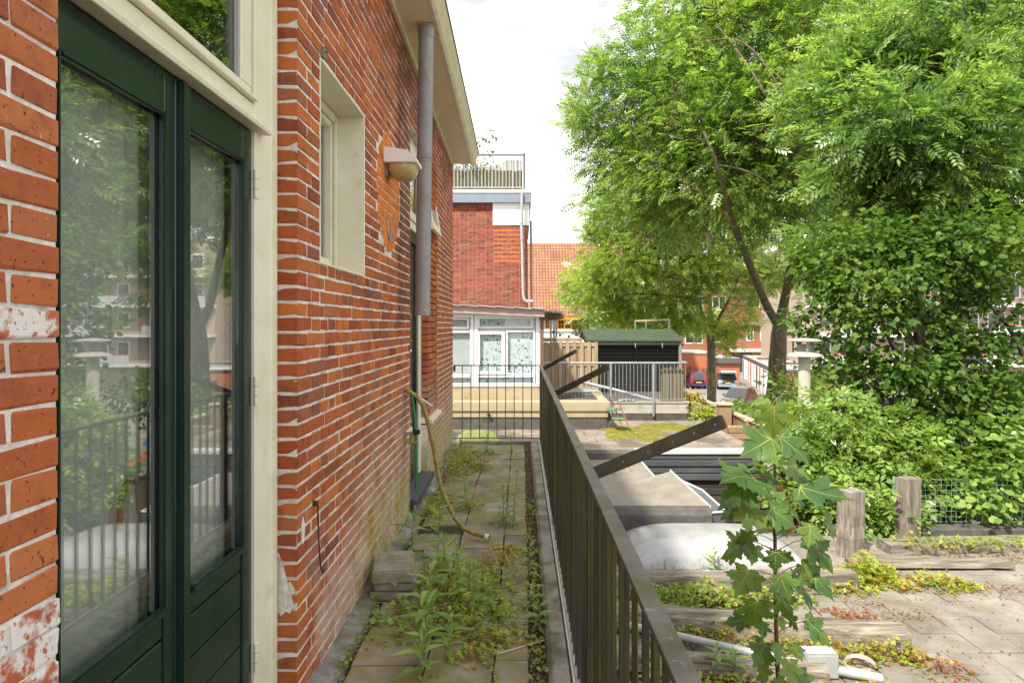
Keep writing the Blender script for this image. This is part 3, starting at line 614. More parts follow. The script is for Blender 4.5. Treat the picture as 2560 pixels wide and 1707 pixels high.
_t = amb.node_tree; _n = nn(_t, 'ShaderNodeTexNoise'); _n.inputs['Scale'].default_value = 14; _r = nn(_t, 'ShaderNodeValToRGB')
_r.color_ramp.elements[0].color = (.30, .20, .06, 1); _r.color_ramp.elements[1].color = (.52, .42, .22, 1); _t.links.new(_n.outputs['Fac'], _r.inputs[0]); _t.links.new(_r.outputs[0], bb.inputs['Base Color'])
bb.inputs['Roughness'].default_value = .22; bb.inputs['Subsurface Weight'].default_value = .3; bb.inputs['Subsurface Radius'].default_value = (.05, .03, .01)
m.build('bowl', amb, lm, smooth=True)
MB().box(WX-.002, WX+.02, 4.25, 4.37, 2.50, 2.575).build('back_plate', MAT['pvc_grey'], lm, bevel=.004)
tp = thing('water_tap', 'old chrome water tap with black hose coupling on the brick wall', 'tap', (WX, 4.97, .71))
MB().tube([(WX-.01, 4.97, .71), (WX+.05, 4.97, .712), (WX+.085, 4.965, .72)], .012, 10).build('spout', MAT['chrome'], tp, smooth=True)
MB().tube([(WX+.07, 4.965, .718), (WX+.115, 4.96, .726)], .019, 12).build('coupling', MAT['black_rubber'], tp, smooth=True)
m = MB(); m.tube([(WX+.05, 4.965, .705), (WX+.055, 4.955, .66), (WX+.065, 4.95, .64)], [.010, .016, .012], 10); m.tube([(WX+.03, 4.945, .64), (WX+.10, 4.95, .648)], .009, 8); m.build('valve', MAT['hose'], tp, smooth=True)
st = thing('window_stay', 'thin rusty iron window stay hanging from the brick wall', 'window stay', (WX, 2.80, .6))
MB().tube([(WX+.004, 2.797, .768), (WX+.016, 2.80, .766), (WX+.017, 2.815, .60), (WX+.016, 2.845, .475), (WX+.02, 2.87, .455), (WX+.02, 2.89, .462)], .0036, 7).build('rod', MAT['iron'], st)
MB().tube([(WX, 2.797, .772), (WX+.018, 2.797, .772)], .012, 9).build('eye', MAT['iron'], st)
hz = MB(); hp = [(4.93, 1010, 974), (4.93, 1024, 979), (4.92, 1042, 991), (4.9, 1057, 1012), (4.88, 1066, 1040), (4.86, 1073, 1067), (4.84, 1084, 1117), (4.82, 1091, 1158), (4.79, 1098, 1198), (4.76, 1108, 1233), (4.73, 1121, 1263), (4.70, 1138, 1295), (4.67, 1158, 1319), (4.65, 1180, 1331), (4.63, 1204, 1338), (4.62, 1226, 1342)]
hz.tube([at(b, c, a) for a, b, c in hp], .0165, 12)
gh = tag(hz.build('garden_hose', MAT['hose'], smooth=True), 'thick mossy yellow hose arching from the wall down to the paving slabs', 'hose'); MB().tube([at(1212, 1340, 4.625), at(1222, 1341.5, 4.62)], .0195, 12).build('hose_clip', MAT['trim_white'], gh)
hz = MB(); hz.tube([at(1026, 985, 4.99), at(1031, 1000, 4.99), at(1036, 1035, 4.99), at(1039, 1080, 4.98), at(1040, 1160, 4.97), at(1041, 1230, 4.97)], .0095, 10)
tag(hz.build('green_hose', MAT['hose_green'], smooth=True), 'thin bright green hose hanging straight down past the tap', 'hose')
hz = MB(); hz.tube([at(1008, 973, 4.95), at(1030, 984, 5.0), at(1055, 999, 5.06), at(1079, 1015, 5.12)], .0125, 10)
tag(hz.build('wall_tube', MAT['tube_white'], smooth=True), 'short pale plastic tube stub sticking out of the wall above the yellow hose', 'tube')

# ================================================================ THE BALCONY
bal = struct(MB().box(-.95, .225, -1.0, 8.52, -.32, -.022).build('balcony', MAT['soil']))
WIDTHS = [(-.765, -.437), (-.431, -.128), (-.122, .034)]
for ci, (xa, xb) in enumerate(WIDTHS):
    off = (.0, .055, .05)[ci]; k = 0; y = .55+off
    while y < 8.40:
        h = .300; y2 = min(y+h-.006, 8.46)
        skip = (ci == 0 and abs(y-4.88) < .16)
        if not skip and y2-y > .1:
            a = xa+random.gauss(0, .003); b = xb+random.gauss(0, .003)
            if y > 6.3 and ci == 0: a = -.79
            m = MB(); m.box(a, b, y+random.gauss(0, .002), y2, -.05, 0)
            o = m.build('paving_slab', MAT['slab'], bal, bevel=.004, jit=.0012)
            o.rotation_euler = (random.gauss(0, .006), random.gauss(0, .006), random.gauss(0, .004)); o.location.z += random.gauss(0, .002)
            if ci == 0 and abs(y-4.55) < .2: o.rotation_euler = (.03, .02, .05); o.location.z += .012
        y += h
m = MB(); m.prism([(.108, -.03), (.115, .03), (.135, .05), (.195, .055), (.21, .045), (.212, -.10), (.108, -.10)], 'y', -.9, 8.47)
m.build('kerb', MAT['kerb'], bal, bevel=.004); MB().box(.2125, .2215, -.9, 8.5, -.05, .06).build('edge_strip', MAT['strip'], bal, bevel=.001)
MB().box(-.80, .21, 8.455, 8.50, -.05, .035).build('kerb', MAT['kerb'], bal, bevel=.006)
MB().box(-.95, .223, -1.0, 8.515, -.60, -.325).build('balcony_edge', MAT['bitumen_dark'], bal)
m = MB(); m.box(.2225, .226, -.9, 8.5, -.5, -.02); m.build('fascia', MAT['concrete'], bal)
# soil crumbs and dead leaves in the strip between slabs and kerb
def scatter(n, fn, size, name, mat, parent=None, flat=False, quad=True):
    V = []; F = []
    for i in range(n):
        p = fn()
        if p is None: continue
        s = size*random.uniform(.5, 1.5); e = Euler((random.uniform(-.7, .7), random.uniform(-.7, .7), random.uniform(0, 6.28))).to_matrix()
        o = len(V)
        for q in ((-1, 0, 0), (0, -.55, .3), (1, 0, .1), (0, .55, .25)): V.append(tuple(Vector(p)+e@(Vector(q)*s)))
        F.append((o, o+1, o+2, o+3))
    return quadmesh(name, V, F, mat, parent)
def crumbs():
    y = random.uniform(1.6, 8.3); return (random.uniform(.036, .112), y, -.012+random.uniform(0, .014))
tag(stuff(scatter(2600, crumbs, .008, 'soil_litter', MAT['leaf_dry'])), 'brown leaf litter and soil crumbs in the strip beside the balcony kerb', 'leaf litter')
def crumbs2():
    return (random.uniform(-.78, .1), 2.3+6*random.random()**1.2, .002+random.uniform(0, .004))
tag(stuff(scatter(420, crumbs2, .009, 'fallen_leaves', MAT['leaf_dry'])), 'small dry leaves and crumbs scattered over the balcony slabs', 'dead leaves')
# stack of loose blocks by the wall
for i, (z0, z1, w, lab) in enumerate(((.0, .052, 0, 'lowest grey block of the little stack against the wall'), (.054, .108, .012, 'middle grey block of the little stack against the wall'), (.110, .178, -.008, 'rough pale stone slab on top of the little stack by the wall'))):
    m = MB(); m.box(-.835+w, -.615+w*1.5, 3.62+w, 3.95, z0, z1); o = m.build('loose_block', MAT['stone'], bevel=.010, seg=2, jit=.003, subd=.0)
    o.rotation_euler.z = R(-4+5*i); tag(o, lab, 'stone block', 'blocks stacked by the wall')
m = MB(); m.box(-.66, -.47, 4.32, 4.50, .0, .012); tag(m.build('broken_slab', MAT['stone'], bevel=.004, jit=.004), 'thin pale broken stone flake lying behind the weeds', 'stone')
m = MB(); m.tube([at(1245, 1633, 3.03), at(1300, 1617, 3.1), at(1350, 1602, 3.16), at(1410, 1588, 3.22)], .0032, 6); tag(m.build('dry_twig', MAT['fence_pale']), 'long pale dry stalk lying across the kerb', 'twig')

# ---------------------------------------------------------------- railing
rl = thing('balcony_railing', 'weathered steel balcony railing with flat top bar and close upright bars', 'railing', (.24, 4.2, 0))
RX0, RX1, RZ = .2225, .262, 1.0145; RXC = (RX0+RX1)/2
for a, b in ((-.6, 2.315), (2.318, 4.95), (4.953, 8.545)):
    MB().box(RX0, RX1, a, b, RZ-.014, RZ).build('top_rail', MAT['rail_steel'], rl, bevel=.0015)
MB().box(-.885, RX0, 8.515, 8.545, RZ-.014, RZ).build('top_rail', MAT['rail_bar'], rl, bevel=.0015)
MB().box(RXC-.015, RXC+.02, -.6, 8.54, .030, .040).build('bottom_rail', MAT['galv'], rl)
MB().box(-.885, RXC, 8.520, 8.545, .058, .068).build('bottom_rail', MAT['rail_bar'], rl)
proto = MB().box(-.0065, .0065, -.0075, .0075, 0, RZ-.014-.04).build('baluster', MAT['rail_bar'], rl, bevel=.001); pm = proto.data
bpy.data.objects.remove(proto)
y = .55; i = 0
while y < 8.5:
    o = link('baluster', pm, Vector((RXC+random.gauss(0, .0015), y, .04+(RZ-.054)/2)), rl); o.rotation_euler = (random.gauss(0, .004), random.gauss(0, .002), random.gauss(0, .15)); y += .106; i += 1
for yp in (2.05, 4.95, 8.53):
    MB().box(RXC-.008, RXC+.022, yp-.022, yp+.022, -.35, RZ-.014).build('post', MAT['rail_bar'], rl, bevel=.002)
for k in range(1, 10):
    x = -.885+k*(RXC+.885)/10; MB().box(x-.0055, x+.0055, 8.526, 8.538, .068, RZ-.014).build('baluster', MAT['rail_bar'], rl, bevel=.001)
MB().box(-.89, -.86, 8.512, 8.548, .93, 1.0).build('wall_bracket', MAT['rail_bar'], rl)
for yr, lab in ((2.39, 'nearest slanted arm of the railing, greenish and broad'), (5.15, 'middle slanted arm of the railing'), (8.07, 'farthest slanted arm of the railing')):
    a = Vector((RX1-.012, yr, RZ-.030)); b = a+Vector((.395, -.31, .243)); d = (b-a).normalized()
    m = MB(); m.bar(a, b, .016, .045, up=(0, 0, 1)); ar = m.build('arm', MAT['rail_steel'] if yr < 3 else MAT['rail_bar'], rl, bevel=.004, seg=2); ar['label'] = lab
    side = d.cross(Vector((0, 0, 1))).normalized()
    for t in (.28, .47, .65, .8, .94):
        q = a.lerp(b, t); n_ = side*.0088*(1 if side.y < 0 else -1)
        MB().tube([q, q+n_, q+n_*1.12], [.0035, .0035, .0015], 8).build('rivet', MAT['galv'], ar)

# ================================================================ GROUND AND THE ROOF TERRACE
gm = MB(); gm.box(-300, 400, -200, 700, GROUND-.3, GROUND); struct(gm.build('ground', MAT['asphalt']))
TZ = -.87
ter = struct(MB().box(.24, 8.6, -1.5, 7.74, GROUND, TZ-.045).build('terrace', MAT['soil']))
sl0 = MB().box(0, .299, 0, .291, -.045, 0).build('paving_slab', MAT['slab_light'], ter, bevel=.004); slm = sl0.data; bpy.data.objects.remove(sl0)
for i in range(-9, 15):
    for j in range(-6, 11):
        x, y = 3.10+.305*i, 4.525+.297*j
        if y > 7.2 or y < 2.6 or x < .4 or x > 7.3: continue
        if x+.15 < 2.0 and (5.15 < y+.1 < 6.1 or y+.1 < 4.75): continue
        if x > 1.2+y*.82 or (1.0 < x+.15 < 2.75 and 6.1 < y+.15 < 7.3): continue
        o = link('paving_slab', slm, Vector((x+.15, y+.145, TZ-.0225+random.gauss(0, .003))), ter)
        o.rotation_euler = (random.gauss(0, .008), random.gauss(0, .008), random.gauss(0, .006))
MB().box(3.6, 8.6, 7.50, 7.72, TZ-.04, TZ+.07).build('roof_edge', MAT['bitumen_dark'], ter, bevel=.01)
def sleeper(name, a, b, w, h, lab, cat='sleeper', mat='sleeper', grp='old timber sleepers on the terrace', z0=TZ, roll=0, bev=.014):
    a = Vector((a[0], a[1], z0+h/2)); b = Vector((b[0], b[1], z0+h/2)); m = MB(); n = 14; d = (b-a).normalized(); s = d.cross(Vector((0, 0, 1)))
    for i in range(n+1):
        p = a.lerp(b, i/n); k = random.gauss(0, .006); k2 = random.gauss(0, .006)
        m.v += [tuple(p-s*(w/2+k)-Vector((0, 0, h/2))), tuple(p+s*(w/2+k2)-Vector((0, 0, h/2))), tuple(p+s*(w/2-.012+k2)+Vector((0, 0, h/2-.02+k))), tuple(p+s*(w/2-.035)+Vector((0, 0, h/2+k2))), tuple(p-s*(w/2-.03)+Vector((0, 0, h/2+k))), tuple(p-s*(w/2-.01+k)+Vector((0, 0, h/2-.025)))]
    for i in range(n):
        for j in range(6): m.f.append((i*6+j, i*6+(j+1) % 6, (i+1)*6+(j+1) % 6, (i+1)*6+j))
    m.f += [tuple(range(6))[::-1], tuple(n*6+j for j in range(6))]
    return tag(m.build(name, MAT[mat], smooth=False), lab, cat, grp)
sleeper('timber_sleeper', (.35, 6.00), (3.05, 6.02), .17, .15, 'grey timber sleeper in front of the white skylight dome')
sleeper('timber_sleeper', (.3, 5.34), (2.86, 4.88), .22, .16, 'long bleached timber sleeper crossing the middle of the terrace behind the grey box')
sleeper('timber_sleeper', (.3, 4.72), (2.05, 4.40), .15, .12, 'cracked timber sleeper nearest the railing behind the grey pipe')
sleeper('timber_sleeper', (3.85, 6.98), (7.2, 7.25), .26, .10, 'flat weathered sleeper along the wire fence')
sleeper('timber_plank', (3.25, 6.52), (4.82, 6.50), .20, .05, 'loose weathered plank lying beside the stubby post', 'plank', z0=TZ+.03)
sleeper('timber_plank', (.3, 3.9), (1.7, 3.75), .14, .05, 'low timber plank seen through the railing bars', 'plank')
for (x, y, sx, sy, zt_, rz, lab) in ((3.42, 6.82, .11, .10, -.185, 28, 'stubby weathered square timber post beside the yellow green weeds'), (4.30, 7.30, .115, .085, -.16, 20, 'weathered timber post at the end of the green wire fence'), (3.66, 8.1, .12, .10, -.37, 15, 'old timber post half hidden in the elder bush')):
    m = MB(); n = 6
    prof = []
    for i in range(n+1):
        z = (TZ-.02 if y < 7.8 else -1.6)+((zt_)-(TZ-.02 if y < 7.8 else -1.6))*i/n; k = random.gauss(0, .004)
        m.v += [(sx*u+k+random.gauss(0, .003), sy*w+k, z+(random.gauss(0, .008) if i == n else 0)) for u, w in ((-1, -.7), (-.75, -1), (.8, -1), (1, -.8), (1, .8), (.7, 1), (-.8, 1), (-1, .8))]
    for i in range(n):
        for j in range(8): m.f.append((i*8+j, i*8+(j+1) % 8, (i+1)*8+(j+1) % 8, (i+1)*8+j))
    m.f.append(tuple(n*8+j for j in range(8)))
    o = m.build('timber_post', MAT['post_wood']); o.location = Vector((x, y, WL[o.name].z)); o.rotation_euler = (random.gauss(0, .02), random.gauss(0, .02), R(rz))
    tag(o, lab, 'post', 'timber posts on the terrace')
# skylight dome
sk = thing('skylight', 'white acrylic dome skylight on the terrace behind the weeds', 'skylight', (1.88, 6.75, TZ))
MB().prism([(1.02, 6.24), (2.78, 6.24), (2.78, 7.24), (1.02, 7.24)], 'z', TZ-.02, TZ+.07).build('kerb', MAT['trim_white'], sk, bevel=.01)
m = MB(); nu, nv = 34, 24
for i in range(nu+1):
    for j in range(nv+1):
        u, v = 2*i/nu-1, 2*j/nv-1; h = (max(0, 1-abs(u)**4.2)*max(0, 1-abs(v)**3.2))**.62
        m.v.append((1.90+.86*u, 6.74+.48*v, TZ+.075+.24*h))
for i in range(nu):
    for j in range(nv): a = i*(nv+1)+j; m.f.append((a, a+nv+1, a+nv+2, a+1))
m.build('dome', MAT['acrylic'], sk, smooth=True)
# loose pipes, box and ring
def pipe(name, pts, r, lab, mat='pvc_light', cat='pipe', grp=None, caps=True):
    t = thing(name, lab, cat, pts[len(pts)//2], grp); m = MB(); m.tube(pts, r, 14); m.build('pipe', MAT[mat], t, smooth=True)
    a, b = Vector(pts[-2]), Vector(pts[-1]); d = (b-a).normalized()
    if caps: MB().tube([b-d*r*2.2, b+d*.004], r*1.06, 14).build('collar', MAT[mat], t, smooth=True)
    return t
P = lambda px, py, D: Vector(((px-CX)*D/(py-CY), F_PX*D/(py-CY), EYE-D))
pipe('plastic_pipe', [P(1560, 1560, 2.33), P(1700, 1590, 2.33), P(1960, 1650, 2.345), P(2205, 1696, 2.355)], .030, 'long grey plastic pipe lying on the terrace, end near the box', grp='plastic pipes on the terrace')
bx = thing('meter_box', 'small pale grey plastic box standing beside the long pipe', 'box', (2.1, 4.5, TZ))
o1 = MB().box(1.93, 2.15, 4.44, 4.56, TZ+.005, TZ+.17).build('case', MAT['pvc_light'], bx, bevel=.008, seg=2)
MB().box(1.935, 2.145, 4.445, 4.555, TZ+.171, TZ+.178).build('lid', MAT['pvc_light'], bx, bevel=.003); MB().box(1.90, 1.93, 4.47, 4.53, TZ+.03, TZ+.13).build('socket', MAT['pvc_grey'], bx, bevel=.004)
m = MB(); rp_ = P(2150, 1672, 2.38); pts = [rp_+Vector((.105*math.cos(a), .075*math.sin(a), .012+.03*max(0, math.sin(a)))) for a in [R(-10+20*i) for i in range(16)]]
for i in range(15):
    a, b = pts[i], pts[i+1]; m.add([a, b, b+Vector((0, 0, .028)), a+Vector((0, 0, .028)), a*1+Vector((.003, .003, 0)), b+Vector((.003, .003, 0)), b+Vector((.003, .003, .028)), a+Vector((.003, .003, .028))], [(0,1,2,3), (7,6,5,4), (3,2,6,7)])
tag(m.build('plastic_ring', MAT['tube_white']), 'curled off-white plastic ring lying beside the pipe end', 'ring')
# wire fence at the back of the terrace
wf_ = thing('wire_fence', 'green welded wire fence along the back edge of the terrace', 'fence', (5.8, 7.76, TZ)); m = MB()
plain('wire_green', (.22,.34,.28), rough=.5, rand=0)
x = 4.42
while x < 7.6: m.bar((x, 7.76, TZ+.06), (x+random.gauss(0, .004), 7.76+random.gauss(0, .004), -.29+random.gauss(0, .004)), .0034, .0034); x += .060
z = TZ+.08
while z < -.28: m.bar((4.40, 7.757, z), (7.6, 7.757, z+random.gauss(0, .004)), .0034, .0034); z += .062
m.bar((4.40, 7.757, -.287), (7.6, 7.757, -.287), .003, .003); m.build('wire_mesh', MAT['wire_green'], wf_)
for x in (4.41, 6.0, 7.58): MB().tube([(x, 7.77, TZ), (x, 7.77, -.26)], .017, 8).build('fence_post', MAT['wire_green'], wf_)
MB().box(4.36, 4.60, 7.66, 7.69, TZ+.02, TZ+.26).build('board', MAT['fence_pale'], wf_)
# flue on its brick stack
fl = thing('flue_pipe', 'tall pale round flue pipe with two disc cowl rising from the bushes', 'flue', (3.88, 9.0, -.1))
MB().lathe([(.083, 0), (.083, .62), (.080, .63), (.080, 1.25)], (3.88, 9.0, -.10), 26).build('pipe', MAT['concrete'], fl, smooth=True)
MB().lathe([(.086, 0), (.21, -.022), (.225, -.03), (.225, -.022), (.20, .004), (.10, .038), (.075, .042)], (3.88, 9.0, 1.135), 30).build('lower_disc', MAT['concrete'], fl, smooth=True)
MB().lathe([(.10, 0), (.095, .10)], (3.88, 9.0, 1.172), 20).build('collar', MAT['pvc_grey'], fl, smooth=True)
MB().lathe([(.205, 0), (.225, .008), (.225, .020), (.16, .035), (.05, .047), (.01, .05)], (3.88, 9.0, 1.305), 30).build('upper_disc', MAT['concrete'], fl, smooth=True)
for a in (20, 140, 260): MB().box(-.012, .012, -.004, .004, 1.14, 1.312).build('stay', MAT['pvc_grey'], fl).location = Vector((3.88+.15*math.cos(R(a)), 9+.15*math.sin(R(a)), 1.226))-WL[fl.name]
ck = thing('chimney_stack', 'low orange brick chimney stack under the flue pipe, hidden by the elder bush', 'chimney', (3.88, 9.0, -1.3))
MB().box(3.62, 4.14, 8.74, 9.26, -1.6, -.16).build('core', MAT['mortar_far'], ck); MB().box(3.58, 4.18, 8.70, 9.30, -.158, -.10).build('cap', MAT['concrete'], ck, bevel=.008)
for k in range(20):
    z = -1.5+k*.0655
    for f in range(2):
        for j in range(3):
            off = (k % 2)*.09
            a = 3.615+max(0, j*.18-off); b = min(4.145, 3.615+(j+1)*.18-off-.012)
            if f == 0: MB().box(a, b, 8.728, 8.75, z, z+.054).build('brick', MAT['brick_stack'], ck)
            else: MB().box(3.608, 3.625, a-3.615+8.735, b-3.615+8.735, z, z+.054).build('brick', MAT['brick_stack'], ck)

# ---------------------------------------------------------------- flat roofs beyond
ra = thing('flat_roof_annex', 'low annex with pale gravel felt roof directly behind the skylight dome', 'annex', (1.2, 8.8, GROUND))
MB().box(.24, 1.84, 7.46, 10.24, GROUND, -.575).build('wall', MAT['bitumen_dark'], ra)
MB().box(.24, 1.83, 7.60, 10.24, -.574, -.566).build('roof', MAT['bitumen_light'], ra)
MB().prism([(7.36, -.95), (7.36, -.60), (7.40, -.54), (7.47, -.52), (7.54, -.54), (7.60, -.566), (7.60, -.95)], 'x', .24, 2.14).build('front_upstand', MAT['bitumen_dark'], ra, bevel=.006)
m = MB(); m.add([(1.62, 7.47, -.562), (2.13, 7.47, -.53), (2.13, 7.47, -1.2), (1.62, 7.47, -1.2), (1.66, 8.95, -.562), (2.02, 8.95, -.46), (2.02, 8.95, -1.2), (1.66, 8.95, -1.2)], [(0,1,2,3), (7,6,5,4), (0,4,5,1), (1,5,6,2), (3,2,6,7), (0,3,7,4)])
m.build('raised_border', MAT['bitumen_light'], ra, bevel=.01); MB().bar((2.14, 7.44, -.53), (2.03, 8.97, -.455), .012, .03).build('edge_strip', MAT['trim_white'], ra)
MB().bar((1.84, 8.97, -.566), (1.84, 10.24, -.562), .02, .02).build('edge_strip', MAT['trim_white'], ra)
m = MB(); m.add([(2.15, 7.45, -.60), (2.33, 7.50, -.60), (2.27, 8.25, -.55), (2.06, 8.8, -.52), (2.15, 7.45, -.9), (2.33, 7.50, -.9), (2.27, 8.25, -.9), (2.06, 8.8, -.9)], [(0,1,2,3), (7,6,5,4), (0,4,5,1), (1,5,6,2), (2,6,7,3), (3,7,4,0)]); m.build('side_panel', MAT['fascia_grey'], ra)
m = MB(); m.tube([(2.14, 7.44, -.594), (2.335, 7.49, -.594), (2.275, 8.26, -.543), (2.06, 8.82, -.513)], .012, 6); m.build('edge_strip', MAT['trim_white'], ra)
def litter(n, x0, x1, y0, y1, z, size, name, mat, lab, cat='dead leaves'):
    return tag(stuff(scatter(n, lambda: (random.uniform(x0, x1), y0+(y1-y0)*random.random(), z+random.uniform(.002, .012)), size, name, MAT[mat])), lab, cat)
litter(260, .6, 1.6, 9.2, 10.1, -.566, .014, 'leaf_litter', 'leaf_dry', 'dry brown leaves on the pale annex roof')
rb = thing('flat_roof_building', 'lower building with wide dirty flat roof and grey slatted front', 'building', (1, 12, GROUND))
MB().box(-2.4, 3.66, 10.27, 13.72, GROUND, -.455).build('wall', MAT['bitumen_dark'], rb); MB().box(-2.4, 3.66, 10.40, 13.72, -.454, -.446).build('roof', MAT['bitumen_mid'], rb)
MB().prism([(10.25, -.6), (10.25, -.47), (10.30, -.42), (10.40, -.446), (10.40, -.6)], 'x', -2.4, 1.78).build('front_upstand', MAT['bitumen_dark'], rb, bevel=.006)
MB().prism([(3.56, -.45), (3.66, -.40), (3.70, -.42), (3.70, -.6), (3.56, -.6)], 'y', 10.42, 13.7).build('side_upstand', MAT['bitumen_mid'], rb, bevel=.006)
MB().box(1.78, 3.74, 10.20, 10.42, -.475, -.415).build('roof_trim', MAT['trim_white'], rb, bevel=.004)
z = -.478
for i in range(12):
    h = .105 if i else .09; mt = 'slat_grey' if i < 4 else 'slat_old'
    MB().box(1.83+.02*(i > 3), 3.70 if i < 4 else 3.86, 10.205+.02*(i % 2 == 0)+(.04 if i > 3 else 0), 10.262, z-h+.012, z).build('slat', MAT[mt], rb, bevel=.006); z -= h+(.003 if i != 3 else .02)
MB().box(3.70, 3.80, 10.3, 11.2, -1.3, -.62).build('dark_return', MAT['slat_old'], rb)
def mat_patch(cx, cy, rx, ry, lab, z=-.446, h=.028):
    m = MB(); n = 26; ring_ = [(cx+rx*(1+.25*math.sin(3*t+cx)+random.gauss(0, .07))*math.cos(t), cy+ry*(1+.2*math.cos(2*t+cy)+random.gauss(0, .07))*math.sin(t)) for t in [2*math.pi*i/n for i in range(n)]]
    o = len(m.v); m.v += [(x, y, z) for x, y in ring_]+[(cx+(x-cx)*.9, cy+(y-cy)*.9, z+h*random.uniform(.6, 1.2)) for x, y in ring_]+[(cx+(x-cx)*.45, cy+(y-cy)*.45, z+h*random.uniform(.8, 1.5)) for x, y in ring_]+[(cx, cy, z+h*1.2)]
    for i in range(n):
        j = (i+1) % n; m.f += [(i, j, n+j, n+i), (n+i, n+j, 2*n+j, 2*n+i), (2*n+i, 2*n+j, 3*n)]
    return tag(m.build('moss_mat', MAT['moss'], smooth=True), lab, 'moss', 'moss mats on the dirty flat roof')
mat_patch(1.95, 12.1, .55, .75, 'large yellow green moss mat under the stepladder'); mat_patch(2.25, 11.25, .26, .16, 'small moss mat at the front of the dirty roof')
mat_patch(2.75, 12.7, .62, .55, 'brownish moss mat in front of the concrete parapet')
litter(420, .5, 3.4, 10.5, 12.8, -.446, .016, 'leaf_litter', 'leaf_dry', 'dry leaves and seed debris strewn on the dirty flat roof')
yb_ = MB(); yb_.lathe([(.36, 0), (.355, .12), (.30, .24), (.20, .30), (.04, .325)], (-.665, 9.95, -.45+.07), 28); yb_.lathe([(.36, -.08), (.375, -.07), (.375, .0), (.36, .01)], (-.665, 9.95, -.45+.08), 28)
MAT['tub'] = plain('tub', (.42,.43,.11), rough=.5, bump=0)
tag(yb_.build('plastic_tub', MAT['tub'], smooth=True), 'pale yellow green upturned plastic tub behind the end railing', 'tub')
MB().box(-2.4, .24, 8.6, 10.25, GROUND, -.46).build('wall', MAT['bitumen_dark'], rb)
rc = thing('flat_roof_shed', 'sunlit tan flat roof of a low shed right of the slatted front', 'shed', (4.5, 11.5, GROUND))
MB().box(3.88, 5.7, 9.9, 13.3, GROUND, -.80).build('wall', MAT['brown_wood'], rc); MB().box(3.84, 5.75, 9.86, 13.35, -.80, -.765).build('roof', MAT['bitumen_light'], rc, bevel=.005)
MB().box(3.84, 5.75, 13.25, 13.37, -.764, -.70).build('edge_beam', MAT['fence_pale'], rc, bevel=.005)
litter(160, 3.9, 4.6, 10.2, 13, -.765, .012, 'leaf_litter', 'leaf_dry', 'dry crumbs on the tan shed roof')
for i in range(5):
    m = MB(); n = 8; c0 = Vector((4.42+.03*i, 10.4+.34*i, -.765)); L_ = .32
    for t in range(n+1):
        a = math.pi*t/n; m.v += [(c0.x+.10*math.cos(a), c0.y, c0.z+.085*math.sin(a)), (c0.x+.088*math.cos(a), c0.y+L_, c0.z+.075*math.sin(a))]
    for t in range(n): m.f.append((2*t, 2*t+2, 2*t+3, 2*t+1))
    tag(m.build('ridge_tile', MAT['brick_infill'], smooth=True), ['nearest', 'second', 'middle', 'fourth', 'farthest'][i]+' of the five orange ridge tiles on the tan shed roof', 'roof tile', 'orange ridge tiles in a row')
# garden fence that runs away behind
gf = thing('garden_fence', 'pale capped board fence running away from the tan roof towards the car park', 'fence', (4.27, 14, -.8))
MB().bar((4.27, 11.4, -.235), (4.27, 13.2, -.235), .10, .05).build('cap_rail', MAT['fence_pale'], gf, bevel=.006); MB().bar((4.27, 13.7, -.225), (4.27, 17.5, -.225), .10, .05).build('cap_rail', MAT['fence_pale'], gf, bevel=.006)
for y in (11.45, 12.3, 13.15): MB().box(4.22, 4.32, y-.05, y+.05, -1.2, -.265).build('post', MAT['fence_brown'], gf)
for i in range(6):
    MB().box(4.255, 4.275, 11.5, 13.1, -.30-.155*(i+1)+.008, -.30-.155*i).build('board', MAT['fence_brown'], gf); MB().box(4.255, 4.275, 13.75, 17.4, -.255-.155*(i+1)+.008, -.255-.155*i).build('board', MAT['fence_pale'], gf)
MB().box(3.93, 4.17, 13.0, 13.24, -1.4, -.06).build('corner_post', MAT['fence_brown'], gf, bevel=.008); MB().box(3.90, 4.20, 12.97, 13.27, -.058, -.02).build('post_cap', MAT['fence_pale'], gf, bevel=.006)
pl = thing('planter_box', 'small brown slatted planter box in front of the fence corner post', 'planter', (4.0, 12.2, -.8))
for i in range(4): MB().box(3.72, 4.22, 11.93, 11.96, -.77+.115*i, -.77+.115*i+.105).build('slat', MAT['fence_brown'], pl, bevel=.004)
MB().box(3.75, 4.19, 11.965, 12.4, -.77, -.36).build('inner_box', MAT['fence_brown'], pl); MB().box(3.68, 3.74, 11.90, 11.93, -.77, -.30).build('leg', MAT['fence_brown'], pl); MB().box(4.20, 4.26, 11.90, 11.93, -.77, -.30).build('leg', MAT['fence_brown'], pl)
plain('tarp_blue', (.05,.16,.42), rough=.5)
m = MB(); m.add([(4.98, 12.5, -.76), (5.25, 12.5, -.76), (5.24, 12.8, -.76), (4.97, 12.8, -.76), (5.04, 12.56, -.52), (5.16, 12.58, -.58), (5.14, 12.74, -.55), (5.03, 12.72, -.50)], [(0,1,5,4), (1,2,6,5), (2,3,7,6), (3,0,4,7), (4,5,6,7)]); tag(m.build('folded_tarp', MAT['tarp_blue'], bevel=.02), 'crumpled blue tarpaulin among the elder leaves', 'tarpaulin')

